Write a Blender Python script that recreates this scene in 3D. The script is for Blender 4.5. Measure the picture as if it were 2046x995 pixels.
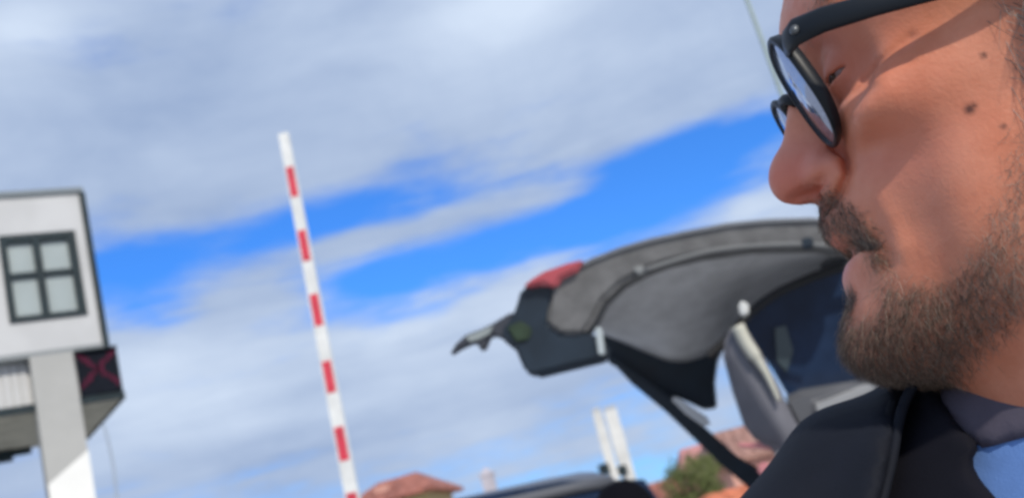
import bpy, bmesh, math, random
import numpy as np
from mathutils import Vector, Matrix
random.seed(7); rng = np.random.default_rng(7)
for o in list(bpy.data.objects): bpy.data.objects.remove(o)
scene = bpy.context.scene
V = Vector; R_ = math.radians

# ------------------------------------------------------------------ camera
FPX = 2194.0                                   # focal length in photo pixels (2046 wide)
PITCH, ROLL = R_(16), R_(15.5)
CAM = V((0, 0, 1.46))
cf = V((0, math.cos(PITCH), math.sin(PITCH)))
r0 = V((1, 0, 0)); u0 = r0.cross(cf)
cr = math.cos(ROLL) * r0 - math.sin(ROLL) * u0
cu = math.sin(ROLL) * r0 + math.cos(ROLL) * u0
camd = bpy.data.cameras.new('camera'); cam = bpy.data.objects.new('camera', camd)
scene.collection.objects.link(cam)
cam.matrix_world = Matrix(((cr.x, cu.x, -cf.x, CAM.x), (cr.y, cu.y, -cf.y, CAM.y), (cr.z, cu.z, -cf.z, CAM.z), (0, 0, 0, 1)))
camd.sensor_width = 36; camd.lens = 36 * FPX / 2046
camd.clip_start = 0.01; camd.clip_end = 6000
camd.dof.use_dof = True; camd.dof.focus_distance = 0.41; camd.dof.aperture_fstop = 15
scene.camera = cam
def ray(px, py): return cf + (float(px) - 1023) / FPX * cr - (float(py) - 497.5) / FPX * cu
def at(px, py, d): return CAM + ray(float(px), float(py)) * float(d)     # a point d metres ahead of the camera

# ------------------------------------------------------------------ light
SUN = V((0.36, -0.72, 0.56)).normalized()
s_el = math.asin(SUN.z); s_az = math.atan2(SUN.x, SUN.y)
sl = bpy.data.lights.new('sun', 'SUN'); sl.energy = 3.1; sl.angle = R_(1.8); sl.color = (1, .93, .82)
so = bpy.data.objects.new('sun', sl); scene.collection.objects.link(so)
so.rotation_euler = (-SUN).to_track_quat('-Z', 'Y').to_euler(); so.location = (3, -4, 8)
scene.view_settings.view_transform = 'Standard'; scene.view_settings.look = 'None'
scene.view_settings.exposure = 0.0; scene.view_settings.gamma = 1
scene.render.film_transparent = False
scene.cycles.use_denoising = True
scene.cycles.filter_width = 3.0
scene.cycles.max_bounces = 6; scene.cycles.diffuse_bounces = 3

world = bpy.data.worlds.new('World'); scene.world = world; world.use_nodes = True
class NT:
    """small helper for writing node maths"""
    def __init__(s, nt): s.nt = nt
    def n(s, t, **k):
        x = s.nt.nodes.new(t)
        for a, v in k.items(): setattr(x, a, v)
        return x
    def l(s, a, b): s.nt.links.new(a, b)
    def m(s, op, a, b=None, c=None, clamp=False):
        x = s.n('ShaderNodeMath', operation=op); x.use_clamp = clamp
        for i, v in enumerate((a, b, c)):
            if v is None: continue
            if isinstance(v, (int, float)): x.inputs[i].default_value = v
            else: s.l(v, x.inputs[i])
        return x.outputs[0]
    def ss(s, v, a, b, lo=0., hi=1.):
        x = s.n('ShaderNodeMapRange', interpolation_type='SMOOTHSTEP')
        s.l(v, x.inputs[0])
        for i, q in enumerate((a, b, lo, hi)): x.inputs[i + 1].default_value = q
        return x.outputs[0]
    def mix(s, f, a, b, mode='MIX'):
        x = s.n('ShaderNodeMix', data_type='RGBA', blend_type=mode)
        for k, v in (('Factor', f), ('A', a), ('B', b)):
            inp = [q for q in x.inputs if q.name == k and q.enabled][0]
            if isinstance(v, (int, float)): inp.default_value = v
            elif isinstance(v, tuple): inp.default_value = (*v, 1)[:4]
            else: s.l(v, inp)
        return [q for q in x.outputs if q.enabled][0]
    def noise(s, vec, scale, detail=4, rough=.5, dist=0.):
        x = s.n('ShaderNodeTexNoise'); s.l(vec, x.inputs['Vector'])
        x.inputs['Scale'].default_value = scale; x.inputs['Detail'].default_value = detail
        x.inputs['Roughness'].default_value = rough; x.inputs['Distortion'].default_value = dist
        return x.outputs['Fac']

def build_sky():
    nt = world.node_tree; nt.nodes.clear(); N = NT(nt)
    sky = N.n('ShaderNodeTexSky', sky_type='NISHITA'); sky.sun_disc = False
    sky.sun_elevation = s_el; sky.sun_rotation = s_az
    sky.air_density = 1.0; sky.dust_density = 0.3; sky.ozone_density = 2.5
    tc = N.n('ShaderNodeTexCoord'); sep = N.n('ShaderNodeSeparateXYZ'); N.l(tc.outputs['Generated'], sep.inputs[0])
    x, y, z = sep.outputs
    az = N.m('MULTIPLY', N.m('ARCTAN2', x, y), 57.29578)          # degrees from north
    el = N.m('MULTIPLY', N.m('ARCSINE', z), 57.29578)
    # clouds lie in flat decks, so bands run level; warp the bands a little with noise
    comb = N.n('ShaderNodeCombineXYZ'); N.l(N.m('MULTIPLY', az, .05), comb.inputs[0]); N.l(N.m('MULTIPLY', el, .15), comb.inputs[1])
    st = comb.outputs[0]
    comb2 = N.n('ShaderNodeCombineXYZ'); N.l(N.m('MULTIPLY', az, .09), comb2.inputs[0]); N.l(N.m('MULTIPLY', el, .12), comb2.inputs[1]); comb2.inputs[2].default_value = 3.7
    pf = comb2.outputs[0]
    n1 = N.noise(st, 1.6, 5, .55, .3); n2 = N.noise(pf, 1.1, 5, .55, .4); n3 = N.noise(st, 3.6, 6, .6, .2)
    comb3 = N.n('ShaderNodeCombineXYZ'); N.l(N.m('MULTIPLY', az, .035), comb3.inputs[0]); N.l(N.m('MULTIPLY', el, .30), comb3.inputs[1]); comb3.inputs[2].default_value = 8.3
    n4 = N.noise(comb3.outputs[0], 2.3, 6, .62, .5)
    low = N.ss(el, 16, 24, 1., .22); n4 = N.m('ADD', N.m('MULTIPLY', N.m('SUBTRACT', n4, .5), low), .5)     # the lower deck is seen edge on: streaks
    def blob(a, e, sa, se, w):
        da = N.m('DIVIDE', N.m('SUBTRACT', az, a), sa); de = N.m('DIVIDE', N.m('SUBTRACT', el, e), se)
        q = N.m('ADD', N.m('MULTIPLY', da, da), N.m('MULTIPLY', de, de))
        return N.m('MULTIPLY', N.m('EXPONENT', N.m('MULTIPLY', q, -1.)), w)
    def total(items, base):
        acc = base
        for it in items: acc = N.m('ADD', acc, blob(*it))
        return acc
    # cloud cover (0 clear .. 1 thick)
    base = N.m('ADD', N.m('MULTIPLY', N.m('SUBTRACT', n1, .5), 1.1), N.m('MULTIPLY', N.m('SUBTRACT', n3, .5), .8))
    base = N.m('ADD', N.m('ADD', base, .93), N.m('MULTIPLY', N.m('SUBTRACT', n4, .5), 1.1))
    CLEAR = [(-20.5, 18.9, 4.5, 2.0, -.85), (-13, 19.6, 5, 1.2, -.45), (-8.5, 20.3, 5, 1.2, -.75), (-2, 19.2, 5, 1.2, -.6),
             (-8.0, 16.0, 4.5, 1.8, -.8), (-1, 16.4, 6, 1.5, -.8), (5, 16.6, 4, 2.0, -.85), (9.5, 17.6, 4, 2.1, -1.0), (14, 18.4, 3.5, 1.6, -.55),
             (-18.5, 16.3, 2.2, .8, -.4), (20, 17, 8, 3, -.4),
             (0, 2.5, 70, 4.0, -.28),
             (-8.4, 18.4, 4.5, .75, .5), (-1.5, 18.4, 3.6, .9, .62), (4.4, 17.9, 2.8, .75, .6), (8.6, 17.6, 2.2, .5, .35), (6.5, 19.9, 3, .8, .35), (11, 20.3, 5, 1.1, .45), (14.5, 20, 3, 1.3, .3), (-15, 16.6, 4, .8, .35),
             (-6, 26, 26, 3.6, .35), (-8, 11, 20, 3, .25)]
    cov = total(CLEAR, base)
    c = N.ss(cov, .12, .98)
    # brightness of the cloud itself: thin sunlit edges white, thick undersides grey-blue
    sh = N.m('ADD', N.m('ADD', N.m('MULTIPLY', N.m('SUBTRACT', n2, .5), .8), N.m('MULTIPLY', N.m('SUBTRACT', n4, .5), .75)), N.m('ADD', N.m('MULTIPLY', N.m('SUBTRACT', n1, .5), .7), .30))
    SH = [(3, 28, 6, 2.0, .75), (-23, 31, 4, 1.6, .5), (-2, 24, 6, 2.4, .25), (-18, 13.4, 6, 2.0, .46), (-6, 13.6, 7, 1.2, .38), (0, 11.5, 9, .8, .16), (-12, 10.6, 8, .7, .2), (-16, 25, 7, 5, -.12), (-17, 21.8, 5, 1, -.12),
          (-8, 9, 12, 1.2, -.14), (1, 13, 5, 2, .15), (12, 14, 5, 2.2, .3), (2, 22, 7, 1.4, -.05), (-4.5, 31, 4.5, 2.2, -.2)]
    shade = N.m('ADD', total(SH, sh), 0, clamp=True)
    grey = (.33, .435, .650); white = (.68, .79, .96)
    cc = N.mix(shade, grey, white)
    # blue: the physical sky
    gain = N.n('ShaderNodeVectorMath', operation='MULTIPLY'); N.l(sky.outputs[0], gain.inputs[0]); gain.inputs[1].default_value = (.36, .92, 1.75)
    bg1 = N.n('ShaderNodeBackground'); N.l(gain.outputs[0], bg1.inputs[0]); bg1.inputs[1].default_value = SKYG
    bg2 = N.n('ShaderNodeBackground'); N.l(cc, bg2.inputs[0]); bg2.inputs[1].default_value = 1.0
    mx = N.n('ShaderNodeMixShader'); N.l(c, mx.inputs[0]); N.l(bg1.outputs[0], mx.inputs[1]); N.l(bg2.outputs[0], mx.inputs[2])
    out = N.n('ShaderNodeOutputWorld'); N.l(mx.outputs[0], out.inputs[0])
SKYG = 0.11
build_sky()

# ------------------------------------------------------------------ helpers
def link(o): scene.collection.objects.link(o); return o
def tag(o, label=None, cat=None, group=None, kind=None):
    for k, v in (('label', label), ('category', cat), ('group', group), ('kind', kind)):
        if v: o[k] = v
    return o
def empty(name, loc, label, cat, group=None):
    o = bpy.data.objects.new(name, None); o.location = loc; o.empty_display_size = .2
    link(o); tag(o, label, cat, group); bpy.context.view_layer.update(); return o
def mesh_obj(name, verts, faces, mat=None, parent=None, smooth=False, label=None):
    me = bpy.data.meshes.new(name); me.from_pydata([tuple(v) for v in verts], [], [tuple(f) for f in faces]); me.update()
    o = bpy.data.objects.new(name, me); link(o)
    if mat: me.materials.append(mat)
    if smooth: me.polygons.foreach_set('use_smooth', [True] * len(me.polygons))
    if parent:
        o.parent = parent; o.matrix_parent_inverse = world_of(parent).inverted()
    if label: o['label'] = label
    return o
def world_of(o):
    m = o.matrix_basis.copy()
    while o.parent:
        m = o.parent.matrix_basis @ o.matrix_parent_inverse @ m; o = o.parent
    return m
def bm_obj(name, bm, mat=None, parent=None, smooth=False, label=None, recalc=True):
    if recalc: bmesh.ops.recalc_face_normals(bm, faces=bm.faces)
    me = bpy.data.meshes.new(name); bm.to_mesh(me); bm.free()
    o = bpy.data.objects.new(name, me); link(o)
    if mat: me.materials.append(mat)
    if smooth: me.polygons.foreach_set('use_smooth', [True] * len(me.polygons))
    if parent:
        o.parent = parent; o.matrix_parent_inverse = world_of(parent).inverted()
    if label: o['label'] = label
    return o
def prism(bm, pts, ext):
    """pts: outline (3-D); ext: extrusion vector"""
    a = [bm.verts.new(p) for p in pts]; b = [bm.verts.new(V(p) + V(ext)) for p in pts]
    n = len(pts)
    bm.faces.new(a); bm.faces.new(b[::-1])
    for i in range(n): bm.faces.new((a[i], b[i], b[(i + 1) % n], a[(i + 1) % n]))
def box(bm, o, ax, ay, az):
    """box from corner o with three edge vectors"""
    o, ax, ay, az = V(o), V(ax), V(ay), V(az)
    prism(bm, [o, o + ax, o + ax + ay, o + ay], az)
def bevel(bm, w, seg=2):
    bmesh.ops.bevel(bm, geom=[e for e in bm.edges if len(e.link_faces) == 2 and e.calc_face_angle(0) > .6], offset=w, segments=seg, affect='EDGES', clamp_overlap=True)
def tube(bm, path, radii, seg=12, flat=1.0, up=None, cap=True):
    path = [V(p) for p in path]
    if isinstance(radii, (int, float)): radii = [radii] * len(path)
    rings = []; last = None
    for i, p in enumerate(path):
        t = (path[min(i + 1, len(path) - 1)] - path[max(i - 1, 0)]).normalized()
        a = V(up) if up is not None else (last if last is not None else (V((0, 0, 1)) if abs(t.z) < .9 else V((1, 0, 0))))
        a = (a - t * a.dot(t)).normalized(); b = t.cross(a); last = a
        rings.append([bm.verts.new(p + (a * math.cos(q) + b * math.sin(q) * flat) * radii[i]) for q in [2 * math.pi * k / seg for k in range(seg)]])
    for i in range(len(rings) - 1):
        for k in range(seg):
            bm.faces.new((rings[i][k], rings[i][(k + 1) % seg], rings[i + 1][(k + 1) % seg], rings[i + 1][k]))
    if cap: bm.faces.new(rings[0][::-1]); bm.faces.new(rings[-1])

def mat(name, col, rough=.6, metal=0., spec=.5, var=0., vscale=8., bump=0., bscale=60., coat=0., sss=0., col2=None, stretch=None):
    m = bpy.data.materials.new(name); m.use_nodes = True; N = NT(m.node_tree)
    b = m.node_tree.nodes['Principled BSDF']
    b.inputs['Base Color'].default_value = (*col, 1); b.inputs['Roughness'].default_value = rough
    b.inputs['Metallic'].default_value = metal; b.inputs['Specular IOR Level'].default_value = spec
    b.inputs['Coat Weight'].default_value = coat; b.inputs['Coat Roughness'].default_value = .08
    if var or bump or col2:
        tc = N.n('ShaderNodeTexCoord'); vec = tc.outputs['Object']
        if stretch:
            mp = N.n('ShaderNodeMapping'); N.l(vec, mp.inputs[0]); mp.inputs['Scale'].default_value = stretch; vec = mp.outputs[0]
        n = N.noise(vec, vscale, 6, .6)
        if var or col2:
            lo = tuple(c * (1 - var) for c in col); hi = col2 or tuple(min(1, c * (1 + var)) for c in col)
            cm = N.mix(N.ss(n, .3, .7), lo, hi); N.l(cm, b.inputs['Base Color'])
            N.l(N.m('ADD', N.m('MULTIPLY', N.m('SUBTRACT', n, .5), .25), rough, clamp=True), b.inputs['Roughness'])
        if bump:
            bp = N.n('ShaderNodeBump'); bp.inputs['Strength'].default_value = bump; bp.inputs['Distance'].default_value = .01
            N.l(N.noise(vec, bscale, 4, .6), bp.inputs['Height']); N.l(bp.outputs[0], b.inputs['Normal'])
    return m
M = {}
M['asphalt'] = mat('quay_concrete', (.44, .43, .41), .9, var=.3, vscale=2, bump=.3, bscale=90)
M['white_wall'] = mat('white_wall', (.80, .80, .77), .8, var=.04, vscale=1.5, bump=.05)
M['grey_wall'] = mat('grey_wall', (.52, .525, .53), .8, var=.06, vscale=1.2, bump=.06)
M['dark_trim'] = mat('dark_trim', (.016, .028, .034), .6, spec=.2, var=.2, vscale=5)
M['slab'] = mat('slab_concrete', (.36, .345, .285), .85, var=.15, vscale=3, bump=.1)
M['blind'] = mat('blind', (.42, .50, .50), .7, var=.05)
M['sign_black'] = mat('sign_black', (.010, .012, .018), .9, spec=.1, var=.2)
M['sign_red'] = mat('sign_red', (.105, .016, .04), .9, spec=.1, var=.2, vscale=20)
M['boom_white'] = mat('boom_white', (.73, .74, .72), .45, var=.10, vscale=5)
M['boom_red'] = mat('boom_red', (.62, .04, .07), .45, var=.12, vscale=9)
M['mast_grey'] = mat('mast_grey', (.30, .37, .33), .5, var=.1)
M['tower_white'] = mat('tower_white', (.66, .66, .63), .7, var=.12, vscale=.8)
M['tower_grey'] = mat('tower_grey', (.45, .47, .49), .7, var=.12, vscale=.8)
M['pink_stone'] = mat('pink_stone', (.46, .43, .47), .85, var=.1, vscale=.6)
M['tile_red'] = mat('tile_red', (.35, .135, .10), .85, var=.3, vscale=1.6, bump=.3, bscale=12)
M['tile_orange'] = mat('tile_orange', (.58, .18, .09), .8, var=.2, vscale=1.6, bump=.3, bscale=12)
M['wall_yellow'] = mat('wall_yellow', (.52, .42, .20), .85, var=.1)
M['wall_pink'] = mat('wall_pink', (.62, .33, .26), .85, var=.1)
M['wall_cream'] = mat('wall_cream', (.60, .56, .48), .85, var=.1)
M['rubber'] = mat('rubber', (.02, .02, .022), .8)
M['car_black'] = mat('car_black', (.018, .02, .028), .25, coat=.5)
M['car_grey'] = mat('car_grey', (.13, .135, .15), .35, metal=.3, coat=.3)
M['trim_grey'] = mat('trim_grey', (.62, .625, .64), .75, var=.12, vscale=14, bump=.1)
M['trim_mottle'] = mat('trim_mottle', (.155, .155, .157), .85, var=.2, vscale=16, bump=.25, bscale=40)
M['plastic_dark'] = mat('plastic_dark', (.014, .026, .042), .5, var=.25, vscale=9)
M['plastic_slate'] = mat('plastic_slate', (.05, .055, .07), .5, var=.2, vscale=9)
M['lamp_red'] = mat('lamp_red', (.50, .10, .12), .25, coat=.6)
M['lamp_pink'] = mat('lamp_pink', (.62, .24, .26), .3, coat=.6)
M['chrome'] = mat('chrome', (.62, .62, .62), .3, metal=.9)
M['cream_edge'] = mat('cream_edge', (.62, .61, .52), .5)
M['pillar_grey'] = mat('pillar_grey', (.16, .16, .185), .6, var=.1, vscale=10)
M['skin_rim'] = mat('bright_paint', (.55, .57, .60), .35, coat=.3)
M['glass_blue'] = mat('glass_blue', (.012, .026, .062), .2, spec=.22, var=.3, vscale=6)
M['green_film'] = mat('green_moss', (.03, .055, .03), .7, var=.3, vscale=20)
def glass_mat():
    m = mat('pane_glass', (.37, .42, .42), .08, spec=.6, var=.05, vscale=2); return m
M['pane'] = glass_mat()

# ------------------------------------------------------------------ ground and sea front
gv = [(-3000, -3000, 0), (3000, -3000, 0), (3000, 3000, 0), (-3000, 3000, 0)]
tag(mesh_obj('ground', gv, [(0, 1, 2, 3)], M['asphalt']), kind='structure')

# ------------------------------------------------------------------ control tower (left)
A_ = R_(31); te = V((-math.cos(A_), -math.sin(A_), 0)); tn = V((math.sin(A_), -math.cos(A_), 0)); TZ = V((0, 0, 1))
t0 = V((-6.581, 16.524, 0))
def tw(s, n, z): return t0 + te * s + tn * n + TZ * z
def tbox(name, s0, s1, n0, n1, z0, z1, m, parent, bev=0., label=None):
    bm = bmesh.new(); box(bm, tw(s0, n0, z0), te * (s1 - s0), tn * (n1 - n0), TZ * (z1 - z0))
    if bev: bevel(bm, bev)
    return bm_obj(name, bm, m, parent, label=label)
tower = empty('control_tower', tw(2.2, -1.5, 0), 'white barrier control tower with dark framed window standing on a white pillar', 'tower')
WL, DEP = 4.6, 3.4
# upper box, front wall built round the window opening
ws0, ws1, wz0, wz1 = .17, 1.30, 7.0, 8.43
fw = bmesh.new()
box(fw, tw(0.02, -.2, wz1), te * (WL - .02), tn * .2, TZ * (9.08 - wz1)); box(fw, tw(0.02, -.2, 6.50), te * (WL - .02), tn * .2, TZ * (wz0 - 6.50))
box(fw, tw(.02, -.2, wz0), te * (ws0 - .02), tn * .2, TZ * (wz1 - wz0)); box(fw, tw(ws1, -.2, wz0), te * (1.9 - ws1), tn * .2, TZ * (wz1 - wz0))
box(fw, tw(3.0, -.2, wz0), te * (WL - 3.0), tn * .2, TZ * (wz1 - wz0))
bm_obj('front_wall', fw, M['grey_wall'], tower)
tbox('side_wall', 0.02, .22, -DEP, -.203, 6.5, 9.08, M['grey_wall'], tower)
tbox('back_wall', .223, WL, -DEP, -DEP + .2, 6.5, 9.08, M['grey_wall'], tower)
tbox('side_wall', WL - .2, WL - .003, -DEP + .203, -.203, 6.5, 9.08, M['grey_wall'], tower)
tbox('roof_edge', -.05, WL + .05, -DEP - .05, .05, 9.083, 9.17, mat('roof_edge', (.15, .18, .2), .6), tower, .01)
tbox('corner_trim', -.075, .017, -.10, .045, 6.45, 9.08, M['dark_trim'], tower)
tbox('lower_band', -.02, WL, -DEP, .03, 6.42, 6.497, mat('band_grey', (.22, .24, .25), .6), tower)
tbox('room_floor', .225, WL - .2, -DEP + .2, -.2, 6.5, 6.55, M['slab'], tower)
def tower_window(a, b):
    w = tbox('window', a, b, -.10, -.05, wz0, wz0 + .09, M['dark_trim'], tower)
    def bar(n_, s0, s1, z0, z1, n0=-.10, n1=.035): return tbox(n_, s0, s1, n0, n1, z0, z1, M['dark_trim'], w)
    bar('frame', a, b, wz1 - .12, wz1); bar('frame', a, b, wz0 - .003, wz0 + .085, n0=-.047)
    bar('frame', a, a + .13, wz0 + .085, wz1 - .12); bar('frame', b - .11, b, wz0 + .085, wz1 - .12)
    mid = a + (b - a) * .53; bar('muntin', mid - .06, mid + .055, wz0 + .085, wz1 - .12)
    zt = 7.76; bar('muntin', a + .13, mid - .06, zt - .035, zt + .035, n1=.02); bar('muntin', mid + .055, b - .11, zt - .035, zt + .035, n1=.02)
    for s0, s1 in ((a + .13, mid - .06), (mid + .055, b - .11)):
        for z0, z1 in ((wz0 + .085, zt - .035), (zt + .035, wz1 - .12)):
            tbox('pane', s0, s1, -.07, -.055, z0, z1, M['pane'], w)
            k = 7; h_ = (z1 - z0)
    for i in range(3): tbox('blind_slat', a + .05, b - .05, -.19, -.14, wz0 + .1 + i * .42, wz0 + .46 + i * .42, M['blind'], w)
    return w
tower_window(ws0, ws1); tower_window(1.9, 3.0)
# recessed storey under the box: louvres, sign, slab
tbox('recess_wall', .16, WL - .1, -DEP + .2, -.26, 5.70, 6.417, M['grey_wall'], tower)
lp = []
for i in range(14):
    s = 1.145 + i * .12
    tbox('louvre_slat', s, s + .102, -.25, -.21, 5.74, 6.41, M['grey_wall'], tower)
bm = bmesh.new(); prism(bm, [tw(a, b, 5.60) for a, b in ((-.15, -.02), (WL, -.02), (WL, -2.7), (.10, -2.7))], TZ * .095); bm_obj('floor_slab', bm, M['slab'], tower)
tbox('slab_edge', -.155, WL + .01, -.017, .02, 5.58, 5.70, M['dark_trim'], tower)
bm = bmesh.new(); prism(bm, [tw(a, b, 5.58) for a, b in ((-.19, -.02), (-.153, -.02), (.097, -2.7), (.06, -2.7))], TZ * .12); bm_obj('slab_edge', bm, M['dark_trim'], tower)
tbox('slab_beam', 1.3, WL, -2.69, -2.5, 5.42, 5.597, M['dark_trim'], tower)
tbox('slab_beam', 1.0, 1.297, -2.69, -2.58, 5.50, 5.597, M['dark_trim'], tower)
tbox('pillar', .48, 1.10, -.32, .06, 0, 6.417, mat('pillar_wall', (.40, .40, .385), .85, var=.06, vscale=1.2, bump=.06), tower, .012)  # greyer than the other pillars: upper shade put into the colour
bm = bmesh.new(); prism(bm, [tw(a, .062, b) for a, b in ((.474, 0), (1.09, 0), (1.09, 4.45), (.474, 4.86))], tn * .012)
bm_obj('white_cladding', bm, M['white_wall'], tower)  # added white sheet: sunlight below a slanting shadow edge, put in as colour
tbox('pillar', 3.7, 4.3, -.32, .06, 0, 6.417, M['white_wall'], tower, .012)
tbox('pillar', 2.4, 4.4, -3.4, -2.75, 0, 5.70, M['white_wall'], tower, .012)
# lane signal under the box corner
sgn = empty('lane_signal', tw(.17, .06, 5.73), 'dark lane signal board with red cross under the tower corner', 'signal')
tbox('board', -.16, .45, -.01, .05, 5.705, 6.41, M['sign_black'], sgn, .01)
def cross_bar(s0, z0, s1, z1, w=.055, n1=.062, n_='cross_bar'):
    bm = bmesh.new(); d = V((s1 - s0, z1 - z0, 0)).normalized(); px_, pz_ = -d.y * w, d.x * w
    prism(bm, [tw(a, .052, b) for a, b in ((s0 - px_, z0 - pz_), (s1 - px_, z1 - pz_), (s1 + px_, z1 + pz_), (s0 + px_, z0 + pz_))], tn * (n1 - .052))
    return bm_obj(n_, bm, M['sign_red'], sgn)
for a_ in range(9):
    t = a_ / 8
    for s_, z_ in ((.41 - .51 * t, 6.33 - .48 * t), (.41 - .51 * t, 5.85 + .48 * t)):
        if a_ == 4 and z_ < 6.0: continue
        cross_bar(s_ + .022, z_, s_ - .022, z_, .036 + .012 * (a_ % 3), n_='lamp_block')
tbox('visor', -.16, .45, .05, .14, 6.385, 6.405, M['dark_trim'], sgn)

# thin cable that hangs beside the tower
bm = bmesh.new(); c0 = at(207, 845, 16.4); c1 = at(234, 995, 16.1)
pth = [c0.lerp(c1, t) + cr * (.03 * math.sin(t * math.pi)) for t in [i / 10 for i in range(11)]]; pth.append(V((c1.x + .05, c1.y, 0)))
tube(bm, pth, [.022] * 11 + [.03], 8)
tag(bm_obj('hanging_cable', bm, mat('cable_grey', (.34, .40, .48), .6), smooth=True), 'thin pale grey cable hanging down beside the control tower', 'cable')

# ------------------------------------------------------------------ barrier boom
b1 = at(705, 995, 11.0); k = (b1.y - CAM.y) / ray(567, 268).y; b0 = at(567, 268, k)
ax = (b0 - b1).normalized(); L = (b0 - b1).length
face_n = (V((0, -1, 0)) - ax * V((0, -1, 0)).dot(ax)).normalized(); sd = ax.cross(face_n)
foot = b1 - ax * ((b1.z - 1.05) / ax.z)
barrier = empty('barrier', (foot.x, foot.y, 0), 'raised white barrier boom with red bands standing upright', 'barrier')
bm = bmesh.new(); W0, W1 = .068, .052
def boom_ring(t): return b1 + ax * t
tot = (b0 - foot).length
pts = []
for t, w in ((0, .075), (tot, .054)):
    c = foot + ax * t
    pts.append([c + sd * (sx * w) + face_n * (sy * w * .6) for sx, sy in ((-1, -1), (1, -1), (1, 1), (-1, 1))])
va = [bm.verts.new(p) for p in pts[0]]; vb = [bm.verts.new(p) for p in pts[1]]
bm.faces.new(va[::-1]); bm.faces.new(vb)
for i in range(4): bm.faces.new((va[i], va[(i + 1) % 4], vb[(i + 1) % 4], vb[i]))
bevel(bm, .018, 3)
bm_obj('boom', bm, M['boom_white'], barrier)
def boom_t(py): # height along the boom at photo row py
    t = (py - 268) / (995 - 268)
    lo, hi = 0., tot
    for _ in range(40):
        m_ = (lo + hi) / 2; p = foot + ax * m_; q = p - CAM
        y = 497.5 - FPX * q.dot(cu) / q.dot(cf)
        if y > py: lo = m_
        else: hi = m_
    return (lo + hi) / 2
bands = [(336, 395), (462, 523), (589, 652), (722, 785), (853, 920), (984, 1052), (1118, 1186)]
for y0_, y1_ in bands:
    a, b = boom_t(y1_), boom_t(y0_); w = (.075 + (.054 - .075) * (a + b) / 2 / tot)
    bm = bmesh.new(); hw = w * .74
    for sgn_ in (1, -1):
        c = foot + ax * a + face_n * (w * .6 * sgn_ + (.001 if sgn_ > 0 else -.004))
        box(bm, c - sd * hw, sd * (2 * hw), ax * (b - a), face_n * .003)
    bm_obj('red_band', bm, M['boom_red'], barrier)
bm = bmesh.new(); box(bm, V((foot.x - .22, foot.y - .18, 0)), (.44, 0, 0), (0, .36, 0), (0, 0, 1.25)); bevel(bm, .03)
bm_obj('housing', bm, mat('housing', (.5, .5, .48), .6), barrier)
bm = bmesh.new(); box(bm, V((foot.x - .24, foot.y - .20, 1.253)), (.48, 0, 0), (0, .40, 0), (0, 0, .04)); bm_obj('housing_lid', bm, M['dark_trim'], barrier)

# ------------------------------------------------------------------ tall thin mast behind the man's glasses
mt = at(1492, 0, 20.0); kk = mt.y
mb = V((mt.x + .04, mt.y, 0)); mast = empty('lamp_mast', mb, 'tall thin grey green mast rising behind the sunglasses', 'mast')
bm = bmesh.new(); tube(bm, [mb, mb + V((0, 0, .5)), V((mt.x, mt.y, mt.z)), V((mt.x - .03, mt.y, mt.z + 2.2))], [.075, .06, .035, .028], 12); bm_obj('pole', bm, M['mast_grey'], mast, True)
bm = bmesh.new(); tube(bm, [mb, mb + V((0, 0, .05))], [.17, .17], 16); bm_obj('base_plate', bm, M['dark_trim'], mast)

# ------------------------------------------------------------------ twin white pylons
def pylon(px0, px1, py1, w, m, d, label, fit):
    b = at(px1, py1, d); kq = b.y / ray(*px0).y; t = at(px0[0], px0[1], kq)
    b = V((b.x, b.y, b.z)); hgt = t.z
    root = empty('white_pylon', (b.x, b.y, 0), label, 'pylon', 'pair of white pylons')
    bm = bmesh.new()
    for a_, b_, z0, z1 in ((w, w * .92, 0, hgt - .3),):
        va = [bm.verts.new((b.x + x * a_ / 2, b.y + y * a_ / 2, z0)) for x, y in ((-1, -1), (1, -1), (1, 1), (-1, 1))]
        vb = [bm.verts.new((t.x + x * b_ / 2, t.y + y * b_ / 2, z1)) for x, y in ((-1, -1), (1, -1), (1, 1), (-1, 1))]
        bm.faces.new(va[::-1]); bm.faces.new(vb)
        for i in range(4): bm.faces.new((va[i], va[(i + 1) % 4], vb[(i + 1) % 4], vb[i]))
    bm_obj('shaft', bm, m, root)
    bm = bmesh.new(); box(bm, V((t.x - w * .42, t.y - w * .42, hgt - .3)), (w * .84, 0, 0), (0, w * .84, 0), (0, 0, .3)); bm_obj('cap', bm, M['tower_grey'], root)
    if fit:
        bm = bmesh.new(); f_ = at(fit[0], fit[1], b.y / ray(*fit).y); box(bm, V((f_.x - .30, b.y - w / 2 - .25, f_.z - .3)), (.6, 0, 0), (0, .248, 0), (0, 0, .6)); bevel(bm, .08); bm_obj('lamp_fitting', bm, M['dark_trim'], root)
    return root
pylon((1190, 815), 1222, 945, .58, M['tower_white'], 62, 'left and greyer one of two white pylons above the dark car', (1207, 938))
pylon((1217, 812), 1252, 945, .88, M['tower_white'], 70, 'right and whiter one of two white pylons above the dark car', (1243, 940))

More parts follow.
